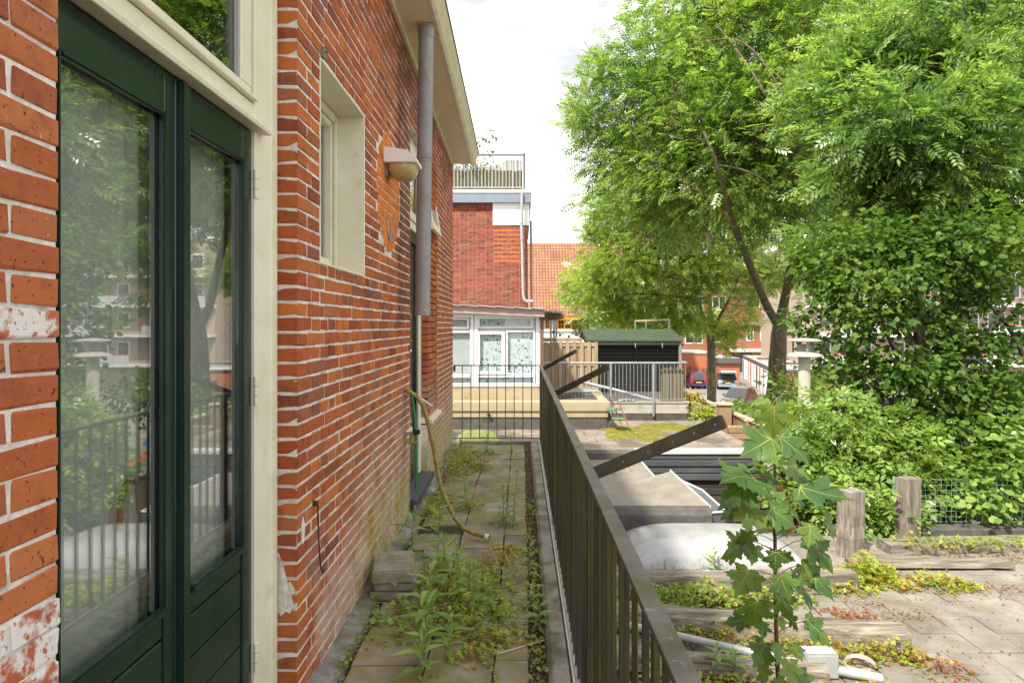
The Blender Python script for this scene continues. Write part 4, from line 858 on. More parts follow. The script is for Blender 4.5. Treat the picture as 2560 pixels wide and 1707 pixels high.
# ---------------------------------------------------------------- conservatory with flowered blinds
cv = thing('conservatory', 'white framed conservatory with flowered blinds on a yellow plinth at the end of the balcony', 'conservatory', (-.6, 13.2, -.45))
Yc = 12.75
MB().box(-2.6, .36, Yc+.02, 17.8, -.4, .335).build('plinth', MAT['plaster_yellow'], cv)
MB().box(-2.6, 1.67, 12.40, 12.74, -.10, .086).build('ledge', MAT['plaster_yellow'], cv, bevel=.012); MB().box(-2.6, 1.64, 12.43, 12.75, -.216, -.105).build('ledge_step', MAT['plaster_yellow'], cv, bevel=.008)
MB().box(-2.6, 1.62, 12.45, 12.76, -.45, -.218).build('base', MAT['bitumen_dark'], cv)
MB().box(.37, 1.62, 12.76, 14.6, -.45, .03).build('side_roof', MAT['bitumen_dark'], cv); MB().prism([(1.52, .03), (1.66, .03), (1.66, .10), (1.52, .07)], 'y', 12.745, 14.6).build('side_kerb', MAT['plaster_yellow'], cv, bevel=.006)
m = MB(); m.tube([at(1222, 1037, 12.42), at(1222, 1037, 12.38)], .032, 14); m.build('drain_hole', MAT['black_rubber'], cv)
def rect(px0, py0, px1, py1, Y): a, b = at(px0, py1, Y), at(px1, py0, Y); return a.x, b.x, a.z, b.z
def frame_unit(px0, py0, px1, py1, w, Y, depth, name, mt=MAT['upvc'], bev=.008):
    x0, x1, z0, z1 = rect(px0, py0, px1, py1, Y); m = MB(); m.box(x0, x0+w, Y, Y+depth, z0, z1); m.box(x1-w, x1, Y, Y+depth, z0, z1); m.box(x0+w, x1-w, Y, Y+depth, z1-w, z1); m.box(x0+w, x1-w, Y, Y+depth, z0, z0+w)
    return m.build(name, mt, cv, bevel=bev)
bl = bpy.data.materials.new('flower_blind'); bl.use_nodes = True; t = bl.node_tree; b_ = t.nodes['Principled BSDF']; b_.inputs['Roughness'].default_value = .9
g_ = nn(t, 'ShaderNodeNewGeometry'); mpn = nn(t, 'ShaderNodeMapping'); mpn.inputs['Scale'].default_value = (1, 0, 1); t.links.new(g_.outputs['Position'], mpn.inputs[0])
cols_ = None; cur = None
for sc, thr, colr, inner in ((9.5, .24, (.13,.18,.24), 0), (7.3, .26, (.30,.38,.42), .19), (11, .16, (.10,.12,.18), 0)):
    v_ = nn(t, 'ShaderNodeTexVoronoi'); v_.inputs['Scale'].default_value = sc; t.links.new(mpn.outputs[0], v_.inputs['Vector'])
    c_ = nn(t, 'ShaderNodeMath', operation='LESS_THAN'); c_.inputs[1].default_value = thr; t.links.new(v_.outputs['Distance'], c_.inputs[0]); f_ = c_.outputs[0]
    if inner:
        c2_ = nn(t, 'ShaderNodeMath', operation='GREATER_THAN'); c2_.inputs[1].default_value = inner; t.links.new(v_.outputs['Distance'], c2_.inputs[0])
        mu_ = nn(t, 'ShaderNodeMath', operation='MULTIPLY'); t.links.new(f_, mu_.inputs[0]); t.links.new(c2_.outputs[0], mu_.inputs[1]); f_ = mu_.outputs[0]
    x_ = nn(t, 'ShaderNodeMix', data_type='RGBA'); x_.inputs['B'].default_value = (*colr, 1); x_.inputs['A'].default_value = (.60, .66, .68, 1)
    if cur is not None: t.links.new(cur, x_.inputs['A'])
    t.links.new(f_, x_.inputs['Factor']); cur = x_.outputs['Result']
wv = nn(t, 'ShaderNodeTexWave', wave_type='BANDS'); wv.inputs['Scale'].default_value = 2.3; wv.inputs['Distortion'].default_value = 22; wv.inputs['Detail Scale'].default_value = 1.4; t.links.new(mpn.outputs[0], wv.inputs['Vector'])
c_ = nn(t, 'ShaderNodeMath', operation='GREATER_THAN'); c_.inputs[1].default_value = .985; t.links.new(wv.outputs['Fac'], c_.inputs[0]); x_ = nn(t, 'ShaderNodeMix', data_type='RGBA'); x_.inputs['B'].default_value = (.25,.30,.34, 1)
t.links.new(cur, x_.inputs['A']); t.links.new(c_.outputs[0], x_.inputs['Factor']); t.links.new(x_.outputs['Result'], b_.inputs['Base Color'])
plain('blind_plain', (.50,.52,.53), rough=.9, bump=0, rand=0)
f1 = frame_unit(1186, 786, 1349, 967, .07, Yc, .07, 'window'); f2 = frame_unit(1020, 786, 1184, 967, .06, Yc, .07, 'window')
def pane(px0, py0, px1, py1, par, blind, w=.032):
    x0, x1, z0, z1 = rect(px0, py0, px1, py1, Yc); m = MB()
    for a in ((x0-w, x0, z0-w, z1+w), (x1, x1+w, z0-w, z1+w)): m.box(a[0], a[1], Yc-.012, Yc+.05, a[2], a[3])
    m.box(x0, x1, Yc-.012, Yc+.05, z1, z1+w); m.box(x0, x1, Yc-.012, Yc+.05, z0-w, z0); m.build('sash', MAT['upvc'], par, bevel=.005)
    MB().box(x0, x1, Yc+.022, Yc+.027, z0, z1).build('pane', MAT['glass_far'], par); MB().box(x0-.01, x1+.01, Yc+.075, Yc+.08, z0-.01, z1+.01).build('blind', bl if blind else MAT['blind_plain'], par)
pane(1199, 797, 1328, 816, f1, 1); pane(1200, 836, 1254, 928, f1, 1, .06); pane(1269, 830, 1334, 933, f1, 1); pane(1196, 943, 1334, 957, f1, 1, .025)
pane(1050, 799, 1168, 817, f2, 0); pane(1050, 832, 1175, 935, f2, 0); pane(1050, 944, 1176, 958, f2, 0, .025)
MB().box(-2.6, .34, Yc+.09, Yc+.14, .34, 1.76).build('inner_wall', MAT['upvc'], cv)
MB().box(.362, .43, Yc-.04, Yc+.06, -.1, 1.80).build('corner_post', MAT['brown_wood'], cv)
zl, zr = 1.955, 1.815
m = MB(); m.add([(-2.6, 12.55, zl+.02), (.44, 12.55, zr), (.44, 12.55, zr-.125), (-2.6, 12.55, zl-.12), (-2.6, 12.60, zl+.02), (.44, 12.60, zr), (.44, 12.60, zr-.125), (-2.6, 12.60, zl-.12)], [(0,1,2,3), (7,6,5,4), (0,4,5,1), (3,2,6,7), (1,5,6,2), (0,3,7,4)]); m.build('fascia', MAT['pink_fascia'], cv)
MB().box(-2.6, .36, 12.62, 12.76, 1.745, 1.80).build('lintel', MAT['upvc'], cv)
for i in range(9):
    x = -2.5+i*.335; zz = zl+(zr-zl)*(x+2.6)/3.04; m = MB(); m.add([(x, 12.48, zz+.028), (x+.34, 12.48, zz-.008), (x+.34, 18.3, zz+.10), (x, 18.3, zz+.13), (x, 12.48, zz+.043), (x+.34, 12.48, zz+.006), (x+.34, 18.3, zz+.115), (x, 18.3, zz+.145)], [(0,1,2,3), (4,5,6,7), (0,1,5,4), (1,2,6,5), (3,0,4,7)]); m.build('roof_sheet', MAT['concrete'], cv)

# ---------------------------------------------------------------- neighbouring brick house with roof terrace
nb = thing('brick_house', 'square brown brick house with flat roof, grey eaves band and railed roof terrace', 'house', (-1.5, 21, GROUND)); YN = 18.5
nw = MB().box(-3.2, .165, YN+.004, 26, GROUND, 4.75).build('wall', MAT['mortar_far'], nb)
cand = []
for k in range(52):
    z = 1.92+k*CH
    if z > 4.95: break
    p = .24 if k % 2 else .12; x = .172-(.0 if k % 2 else .0)
    while x > -2.2:
        a, b = x-p+.009, x
        zc = z+.025; xc = (a+b)/2
        inf = -.78 < xc < -.03 and 3.30 < zc < 4.28
        if not (xc > -.81 and zc > 4.34): cand.append((a, b, z, inf))
        x -= p
vis_ = [c for c in cand if c[1] > -1.75]; random.shuffle(vis_); vis_.sort(key=lambda c: -(c[1]-c[0]))
big = set(vis_[:300]); bme = {}
rest = MB()
for c in cand:
    a, b, z, inf = c
    if c in big:
        key = (round(b-a, 3), inf)
        if key not in bme:
            q = MB().box(-(b-a)/2, (b-a)/2, -.004, .06, 0, .051).build('brick', MAT['brick_infill' if inf else 'brick_neighbour'], nw, bevel=.003); bme[key] = q.data; bpy.data.objects.remove(q)
        link('brick', bme[key], Vector(((a+b)/2, YN+.028+random.gauss(0, .002), z+.0255)), nw)
    else: rest.box(a, b, YN-.004+random.gauss(0, .002), YN+.06, z, z+.051)
stuff(rest.build('brick_field', MAT['brick_neighbour'], nw))
x0, x1, z0, z1 = rect(1060, 482, 1328, 506, YN-.15); MB().box(-3.3, x1, YN-.15, 26.2, z0, z1).build('eaves_band', MAT['band_blue'], nb); MB().box(-3.3, x1+.02, YN-.17, 26.2, z1, z1+.075).build('eaves_trim', MAT['upvc'], nb)
x0, x1, z0, z1 = rect(1232, 504, 1323, 563, YN-.03); MB().box(x0, x1, YN-.03, YN+.05, z0, z1).build('white_panel', MAT['upvc'], nb)
m = MB(); m.tube([at(1305, 484, 18.3), at(1304, 560, 18.3), at(1308, 735, 18.3), at(1310, 747, 18.3), at(1316, 753, 18.3), at(1333, 753, 18.3)], .042, 12); pn = m.build('drainpipe', MAT['pvc_light'], nb, smooth=True)
for py in (560, 600, 660, 720): q = at(1304+(py-560)*.022, py, 18.3); MB().lathe([(.052, 0), (.052, .05)], q, 12).build('collar', MAT['pvc_light'], pn)
m = MB(); m.tube([at(1327, 552, 18.7), at(1329, 770, 18.7)], .032, 10); m.build('drainpipe', MAT['pvc_grey'], nb, smooth=True)
tr_ = thing('roof_railing', 'thin grey bar railing with reed screen round the roof terrace above the brick house', 'railing', (-.8, 18.6, 5.4))
zt0, zt1 = at(0, 474, 18.6).z, at(0, 388, 18.6).z
MB().bar((-2.6, 18.6, zt1), (.09, 18.6, zt1), .045, .045).build('top_rail', MAT['fascia_grey'], tr_); MB().box(.05, .11, 18.57, 18.63, zt0, zt1+.05).build('post', MAT['fascia_grey'], tr_); MB().bar((-2.6, 18.6, zt0+.06), (.05, 18.6, zt0+.06), .03, .03).build('bottom_rail', MAT['galv'], tr_)
x = -2.5
while x < .05: MB().box(x-.008, x+.008, 18.592, 18.608, zt0+.06, zt1).build('baluster', MAT['galv'], tr_); x += .098
rs = MB(); x = -2.6
while x < .02:
    w = random.uniform(.012, .022); rs.box(x, x+w, 18.66, 18.675, zt0, zt1-.10-random.uniform(0, .06)-(.0 if x > -.5 else .25*random.random())); x += w+random.uniform(.001, .009)
stuff(rs.build('reed_screen', MAT['reed'], tr_))
x = -2.6
while x < .0: MB().box(x, x+.14, 18.70, 18.72, zt0, zt0+.56+random.uniform(-.02, .02)).build('screen_board', MAT['reed'], tr_); x += .146

# ---------------------------------------------------------------- fence, shed and galvanised railing on the next roof deck
dk = thing('concrete_parapet', 'pale concrete plank parapet carrying the galvanised railing', 'parapet', (2.6, 13.7, -.45))
for i, (a, b) in enumerate(((-.30, -.19), (-.188, -.09))): MB().box(1.66, 3.46, 13.62, 13.74, a, b).build('plank', MAT['concrete'], dk, bevel=.004)
MB().box(1.66, 3.49, 13.60, 13.78, -.088, -.055).build('coping', MAT['concrete'], dk, bevel=.004); MB().box(1.64, 3.44, 13.63, 13.73, -.46, -.302).build('base', MAT['bitumen_dark'], dk)
MB().box(.4, 3.44, 13.76, 18.4, GROUND, -.10).build('deck', MAT['bitumen_dark'], dk)
gr = thing('metal_railing', 'galvanised tube railing with thin upright bars in front of the black shed', 'railing', (2.2, 13.66, -.1)); Yg = 13.58
zt = at(0, 907, Yg).z; zb = at(0, 998, Yg).z
MB().tube([(.45, Yg, zt), (2.0, Yg, zt), (3.40, Yg, zt), (3.44, Yg+.05, zt), (3.45, 14.3, zt)], .021, 10).build('top_rail', MAT['galv'], gr, smooth=True); MB().bar((.45, Yg, zb), (3.42, Yg, zb), .025, .012).build('bottom_rail', MAT['galv'], gr)
for px in (1527, 1634): x = at(px, 0, Yg).x; MB().tube([(x, Yg, -.35), (x, Yg, zt)], .024, 10).build('post', MAT['galv'], gr, smooth=True)
x = .5
while x < 3.43: MB().tube([(x, Yg, zb), (x, Yg, zt)], .0055, 6).build('baluster', MAT['galv'], gr); x += .076
fn = thing('board_fence', 'brown board on board garden fence left of the black shed', 'fence', (1.1, 15.4, -.1)); Yf = 15.4
fx0, fx1, fz0, fz1 = rect(1352, 855, 1487, 1005, Yf); x = fx0; i = 0
while x < fx1:
    MB().box(x, x+.085, Yf-.02 if i % 2 else Yf+.03, Yf if i % 2 else Yf+.05, -.3, fz1-(0 if i % 2 else .015)).build('board', MAT['fence_wood'], fn, bevel=.004); x += .088 if i % 2 else .080; i += 1
for z in (fz1-.06, .62, .05): MB().box(fx0, fx1, Yf+.001, Yf+.029, z-.04, z+.04).build('rail', MAT['fence_wood'], fn)
MB().box(fx0, fx1-.3, Yf-.04, Yf+.08, fz1+.01, fz1+.10).build('cap_board', MAT['fence_wood'], fn, bevel=.005)
sd = thing('garden_shed', 'black timber shed with green felt roof behind the galvanised railing', 'shed', (2.8, 17, -.1)); Ys = 16.2
sx0, sx1 = 1.72, 3.87
MB().box(sx0, sx1, Ys+.02, 17.9, -.1, 1.15).build('wall', MAT['shed_black'], sd)
for i in range(14): MB().box(sx0, sx1, Ys-.006*(1), Ys+.02, -.08+i*.088, -.08+i*.088+.08).build('board', MAT['shed_black'], sd, bevel=.008)
MB().box(2.78, 2.84, Ys-.03, Ys-.007, -.08, 1.14).build('batten', MAT['shed_black'], sd)
m = MB(); ym = 17.05; m.prism([(15.98, 1.165), (ym, 1.43), (18.1, 1.165), (18.1, 1.13), (ym, 1.39), (15.98, 1.13)], 'x', 1.58, 3.93); m.build('roof', MAT['shed_roof'], sd)
m = MB(); m.prism([(15.96, 1.13), (ym, 1.395), (ym, 1.27), (15.96, 1.03)], 'x', 1.56, 1.578); m.build('barge_board', MAT['shed_black'], sd); MB().box(1.6, 3.9, 15.99, 16.02, 1.05, 1.128).build('fascia', MAT['shed_black'], sd)
MB().tube([(1.75, 15.95, 1.06), (3.93, 15.95, 1.06)], .033, 10).build('gutter', MAT['shed_black'], sd, smooth=True)
for px in (1483, 1588, 1655): x = at(px, 0, 15.95).x; MB().tube([(x, 15.91, 1.10), (x, 15.91, 1.02), (x+.008, 15.93, .98)], .012, 6).build('bracket', MAT['pvc_light'], sd)
MB().tube([(3.86, 15.95, 1.08), (3.86, 15.95, .25)], .036, 10).build('drainpipe', MAT['pvc_grey'], sd, smooth=True)
rr_ = thing('reed_mat', 'upright greenish reed mat tied behind the right end of the galvanised railing', 'reed screen', (3.1, 13.7, -.1))
x = at(1652, 0, 13.72).x; x_e = at(1708, 0, 13.72).x
while x < x_e: w = random.uniform(.016, .03); MB().box(x, x+w, 13.70+random.uniform(-.01, .01), 13.725, -.05, at(0, 920, 13.72).z+random.uniform(-.03, .02)).build('reed', MAT['reed'], rr_); x += w+.002
pipe('long_pole', [at(1440, 951, 14.4), at(1540, 975, 14.1), at(1655, 1006, 13.85)], .036, 'long grey pole leaning low behind the galvanised railing bars', grp='poles and pipes on the roof deck')
pipe('plastic_pipe', [at(1392, 986, 13.6), at(1430, 978, 13.6), at(1495, 977, 13.6), at(1503, 984, 13.6), at(1505, 1002, 13.6)], .03, 'grey elbowed pipe lying on the small side roof', grp='poles and pipes on the roof deck')
pipe('pale_pole', [at(1395, 975, 13.9), at(1498, 971, 13.9)], .018, 'thin pale pole above the elbowed pipe', grp='poles and pipes on the roof deck', caps=False)
sld = thing('step_ladder', 'small folding stepladder with rusty rails and green steps on the mossy roof', 'stepladder', (1.75, 12.0, -.45))
A = lambda px, py, dy=0: at(px, py, 12.1+dy)
plain('step_green', (.10,.22,.07), rough=.6); plain('rust', (.22,.08,.05), rough=.7)
for o_, dy in ((0, 0), (-16, .32)):
    MB().tube([A(1537+o_, 992, dy), A(1549+o_, 1010, dy), A(1572+o_, 1066, dy*.2-.2)], .011, 8).build('rail', MAT['rust'], sld)
    MB().tube([A(1541+o_, 1018, dy), A(1522+o_, 1066, dy+.25)], .008, 8).build('rear_leg', MAT['galv'], sld)
MB().tube([A(1537, 992), A(1521, 992, .32)], .011, 8).build('handle', MAT['rust'], sld)
for (px, py, k) in ((1536, 1022, 0), (1549, 1046, -.1)):
    c0 = A(px, py, k+.12); MB().box(c0.x-.14, c0.x+.12, c0.y-.1, c0.y+.12, c0.z-.012, c0.z+.012).build('step', MAT['step_green'], sld, bevel=.005)
m = MB(); cx_, cz_ = at(1572, 1003, 13.45).x, -.05; V = []; n1, n2 = 12, 6
for i in range(n1+1):
    for j in range(n2+1): m.v.append((cx_-.17+.34*i/n1, 13.64+.10*j/n2, cz_+.045*abs(math.sin(i*1.9+j))*math.sin(math.pi*i/n1)+.006))
for i in range(n1):
    for j in range(n2): a = i*(n2+1)+j; m.f.append((a, a+n2+1, a+n2+2, a+1))
plain('cloth_blue', (.42,.55,.58), rough=.8); tag(m.build('crumpled_cloth', MAT['cloth_blue'], smooth=True), 'crumpled pale blue cloth on the parapet under the railing', 'cloth')
# pergola posts, trellis frame, string of lights behind the fence
pg = thing('pergola', 'slim grey pergola with cloth valance behind the board fence', 'pergola', (.8, 20, 0))
for px in (1377, 1385, 1391): x = at(px, 0, 20).x; MB().box(x-.03, x+.03, 19.97, 20.03, -1, at(0, 775, 20).z).build('post', MAT['galv'], pg)
a, b = at(1325, 781, 20), at(1402, 783, 20); MB().box(a.x, b.x, 19.4, 20.4, a.z-.02, a.z+.03).build('roof', MAT['fascia_grey'], pg); m = MB()
for i in range(15): x = a.x+(1.05)*i/14; m.v += [(x, 19.95, a.z-.03), (x, 19.95+.02*math.sin(i), a.z-.20-.04*math.sin(math.pi*i/14))]
for i in range(14): m.f.append((2*i, 2*i+1, 2*i+3, 2*i+2))
m.build('valance', MAT['fence_brown'], pg)
tg = thing('goal_frame', 'thin pale timber trellis frame rising above the shed roof', 'trellis', (4.2, 24, -1)); a, b, c_ = at(1588, 802, 24), at(1673, 799, 24), at(1675, 845, 24)
MB().bar(a, b, .06, .06).build('top_bar', MAT['fence_pale'], tg); MB().bar((b.x, b.y, b.z), (c_.x, c_.y, -2), .07, .07).build('post', MAT['fence_pale'], tg); MB().bar((b.x-.85, b.y, b.z), (b.x-.85, c_.y, -2), .04, .04).build('post', MAT['galv'], tg); MB().bar((a.x, a.y, a.z), (a.x, a.y, -2), .04, .04).build('post', MAT['galv'], tg)
lc = thing('string_lights', 'drooping string of small black bulbs in front of the white wall', 'string lights', (1.5, 19, 1)); pts = [at(1383, 826, 19), at(1400, 834, 19), at(1422, 838, 19), at(1440, 833, 19), at(1452, 829, 19)]
MB().tube(pts, .008, 5).build('cable', MAT['black_rubber'], lc)
for q in pts: MB().lathe([(.012, -.09), (.035, -.06), (.035, -.03), (.018, 0)], q, 8).build('bulb', MAT['black_rubber'], lc)

# ================================================================ FAR BUILDINGS
sc_ = thing('tiled_roof_building', 'long white building with orange tiled roof and orange window frames in the distance', 'building', (8, 63, GROUND)); YE = 60.0
ez = at(0, 792, YE).z; rz_ = at(0, 611, 66).z
MB().box(-4, 14.1, YE+.6, 74, GROUND, ez).build('wall', MAT['white_wall'], sc_)
nx, ny = 760, 24; V = []; Fq = []
xs_ = np.linspace(-4.5, 14.3, nx)
prof = .075*np.abs(np.sin(np.pi*(xs_/.29)))
for j in range(ny):
    t0, t1 = j/ny, (j+1)/ny
    for (t, dz) in ((t0, .10), (t1, .0)):
        y = YE+(66-YE)*t; z = ez-.1+(rz_-ez+.1)*t+dz
        V.append(np.stack([xs_, np.full(nx, y), z+prof], 1))
V = np.concatenate(V); 
for j in range(2*ny-1):
    i = np.arange(nx-1); Fq.append(np.stack([j*nx+i, j*nx+i+1, (j+1)*nx+i+1, (j+1)*nx+i], 1))
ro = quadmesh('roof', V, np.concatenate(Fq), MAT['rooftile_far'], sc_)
MB().prism([(66, rz_-.3), (66.0, rz_-.02), (74, ez)], 'x', -4.5, 14.3).build('roof_back', MAT['rooftile'], sc_); MB().tube([(-4.5, 66, rz_+.02), (14.3, 66, rz_+.02)], .13, 8).build('ridge', MAT['rooftile'], sc_)
MB().box(-4.4, 14.2, YE-.05, YE+.2, ez-.26, ez-.02).build('fascia', MAT['orange_paint'], sc_); MB().box(-4.4, 14.2, YE+.2, YE+.62, ez-.08, ez).build('soffit', MAT['orange_paint'], sc_)
for (a, b) in ((1362, 1375), (1394, 1411), (1411, 1428), (1428, 1445), (1445, 1462), (1462, 1478), (1497, 1509), (1514, 1527), (1562, 1578), (1578, 1592), (1620, 1636), (1640, 1656)):
    x0, x1, z0, z1 = rect(a, 799, b, 823, YE+.55); m = MB(); w = .09
    for q in ((x0, x0+w, z0, z1), (x1-w, x1, z0, z1), (x0+w, x1-w, z1-w, z1), (x0+w, x1-w, z0, z0+.11)): m.box(q[0], q[1], YE+.5, YE+.6, q[2], q[3])
    wo_ = m.build('window', MAT['orange_paint'], sc_); MB().box(x0+w, x1-w, YE+.57, YE+.59, z0+.11, z1-w).build('pane', MAT['dark_glass'], wo_)
    m = MB(); xm = (x0+x1)/2; m.box(xm-.02, xm+.02, YE+.53, YE+.57, z0+.11, z1-w); zm = (z0+z1)/2; m.box(x0+w, x1-w, YE+.535, YE+.568, zm-.02, zm+.02); m.build('glazing_bar', MAT['orange_paint'], wo_)
x0, x1, z0, z1 = rect(1330, 823, 1688, 828, YE+.5); MB().box(x0, x1, YE+.45, YE+.6, z0, z1).build('sill_band', MAT['trim_white'], sc_)
def bwin(par, px0, py0, px1, py1, Y, fm='upvc', w=.12, mull=True):
    x0, x1, z0, z1 = rect(px0, py0, px1, py1, Y); m = MB()
    for q in ((x0, x0+w, z0, z1), (x1-w, x1, z0, z1), (x0+w, x1-w, z1-w, z1), (x0+w, x1-w, z0, z0+w)): m.box(q[0], q[1], Y-.06, Y+.05, q[2], q[3])
    if mull: m.box((x0+x1)/2-.04, (x0+x1)/2+.04, Y-.05, Y+.05, z0+w, z1-w)
    o = m.build('window', MAT[fm], par); MB().box(x0+w, x1-w, Y-.03, Y+.04, z0+w, z1-w).build('pane', MAT['dark_glass'], o)
rh = thing('terraced_houses', 'row of orange brick houses with white bands behind the garages', 'houses', (28, 90, GROUND)); Yh = 86
MB().box(17.5, 40, Yh, 96, GROUND, 6.5).build('wall', MAT['red_brick_far'], rh); MB().prism([(Yh-.4, 6.4), (91, 10.5), (96.4, 6.4)], 'x', 17.3, 40.2).build('roof', MAT['rooftile'], rh)
for q in ((1712, 822, 1757, 859), (1866, 818, 1884, 852), (1900, 818, 1930, 852), (1960, 816, 2000, 850), (2030, 816, 2080, 850), (1712, 740, 1757, 775), (1780, 740, 1815, 775), (1866, 736, 1900, 770), (1960, 736, 2000, 770), (2030, 736, 2080, 770), (1780, 822, 1815, 856)): bwin(rh, *q, Yh)
x0, x1, z0, z1 = rect(1850, 805, 2100, 812, Yh-.2); MB().box(x0, x1, Yh-.6, Yh, z0, z1).build('white_band', MAT['trim_white'], rh)
x0, x1, z0, z1 = rect(1834, 873, 1926, 880, Yh-2); MB().box(x0, x1, Yh-2, Yh, z0, z1).build('canopy', MAT['trim_white'], rh); x0, x1, z0, z1 = rect(1836, 880, 1990, 1000, Yh-.1); MB().box(x0, x1, Yh-.1, Yh+.1, GROUND, z1).build('passage', MAT['room'], rh)
x0, x1, z0, z1 = rect(1880, 881, 1906, 894, Yh-.2); MB().box(x0, x1, Yh-.25, Yh-.12, z0, z1).build('painted_gap_light', MAT['tub'], rh)  # yellow-green panel: lit look of the hedge gap painted as plain colour
an = thing('brick_annex', 'low orange brick annex with pale coping behind the purple car', 'annex', (18.7, 70, GROUND)); x0, x1, z0, z1 = rect(1690, 884, 1794, 950, 70)
MB().box(x0-2, x1, 70, 78, GROUND, z1).build('wall', MAT['orange_brick'], an); MB().box(x0-2, x1+.1, 69.9, 78, z1, z1+.12).build('coping', MAT['concrete'], an)
for px in (1731, 1750): x = at(px, 0, 69.6).x; MB().box(x-.2, x+.2, 69.5, 69.99, GROUND, at(0, 917, 69.6).z).build('pier', MAT['red_brick_far'], an)
MB().box(x0-2, x1, 69.7, 69.9, GROUND, at(0, 920, 69.8).z).build('low_wall', MAT['red_brick_far'], an)
an = thing('brick_garage', 'small orange brick garage with grey fascia behind the open hatchback', 'garage', (21, 67, GROUND)); x0, x1, z0, z1 = rect(1797, 907, 1849, 963, 66.5)
MB().box(x0, x1, 66.5, 75, GROUND, z1).build('wall', MAT['orange_brick'], an); x0, x1, z0, z1 = rect(1795, 895, 1851, 908, 66.3); MB().box(x0, x1, 66.2, 75.2, z0, z1).build('fascia', MAT['fascia_grey'], an); MB().box(x0+.1, x1-.1, 66.3, 75.1, z1, z1+.03).build('roof', MAT['gravel_roof'], an)
# garage block
gb = thing('garage_block', 'long flat roofed row of brick garages with white and dark doors', 'garages', (25, 64, GROUND))
q0, q1, q2, q3 = Vector((20.8, 55)), Vector((26.3, 53.6)), Vector((31.2, 75.5)), Vector((26, 77)); H0 = -2.30
def poly(pts, z0, z1, name, mt): MB().prism([tuple(p) for p in pts], 'z', z0, z1).build(name, mt, gb)
poly([q0, q1, q2, q3], GROUND, H0, 'wall', MAT['red_brick_far'])
cen = (q0+q1+q2+q3)/4; big_ = [cen+(p-cen)*1.012 for p in (q0, q1, q2, q3)]; poly(big_, H0, H0+.30, 'fascia', MAT['fascia_grey']); poly([cen+(p-cen)*.995 for p in (q0, q1, q2, q3)], H0+.30, H0+.33, 'roof', MAT['gravel_roof'])
MB().bar((*(big_[0]*1.0), H0+.26), (*big_[1], H0+.26), .12, .22).build('roof_edge', MAT['trim_white'], gb)
d = (q3-q0); n_ = 9
for i in range(n_):
    a = q0+d*((i+.12)/n_); b = q0+d*((i+.80)/n_); nrm = Vector((-d.y, d.x)).normalized()*.06
    mt = ['upvc', 'grey_panel', 'orange_paint', 'fascia_grey', 'upvc', 'orange_brick', 'grey_panel', 'upvc', 'fascia_grey'][i]
    m = MB(); m.prism([tuple(a), tuple(a+nrm), tuple(b+nrm), tuple(b)], 'z', GROUND+.02, H0-.12); dd = m.build('door', MAT[mt], gb)
    for e, w in ((a, .10), (b, -.10)):
        u = d.normalized()*w; m = MB(); m.prism([tuple(e), tuple(e+nrm*1.6), tuple(e+u+nrm*1.6), tuple(e+u)], 'z', GROUND+.02, H0-.05); m.build('frame', MAT['upvc'], dd)
for (t0, t1, u0, u1, z) in ((.18, .24, .1, .9, 0), (.55, .62, .1, .9, 0)):
    A_ = lambda t, u: tuple((q0+(q3-q0)*t)*(1-u)+(q1+(q2-q1)*t)*u); m = MB(); m.prism([A_(t0, u0), A_(t0, u1), A_(t1, u1), A_(t1, u0)], 'z', H0+.33, H0+.48); m.build('roof_kerb', MAT['fascia_grey'], gb)
# gallery flats on the right
ft = thing('apartment_building', 'pale brick flats with grey balcony panels and red rails behind the lime tree', 'flats', (40, 64, GROUND)); Yt = 62
MB().box(27, 62, Yt, 74, GROUND, 9.5).build('wall', MAT['pale_brick'], ft)
for k in range(4):
    z = -2.2+2.75*k
    MB().box(26.8, 62, Yt-1.4, Yt, z-.12, z+.10).build('gallery_floor', MAT['trim_white'], ft)
    for j in range(5):
        xa = 27.3+7*j+(2.2 if k % 2 else 0); MB().box(xa, xa+3.6, Yt-1.42, Yt-1.36, z+.10, z+.95).build('balcony_panel', MAT['grey_panel'], ft); MB().box(xa-.1, xa+3.7, Yt-1.45, Yt-1.33, z+.97, z+1.06).build('red_rail', MAT['red_paint'], ft)
        for xx, ww in ((28, 1.2), (30, 1.7), (32.3, .8)):
            x0 = xx+7*j; m = MB(); m.box(x0, x0+ww, Yt-.06, Yt+.02, z+.75, z+2.2); o = m.build('window', MAT['upvc'], ft); MB().box(x0+.12, x0+ww-.12, Yt-.08, Yt-.061, z+.87, z+2.08).build('pane', MAT['dark_glass'], o)

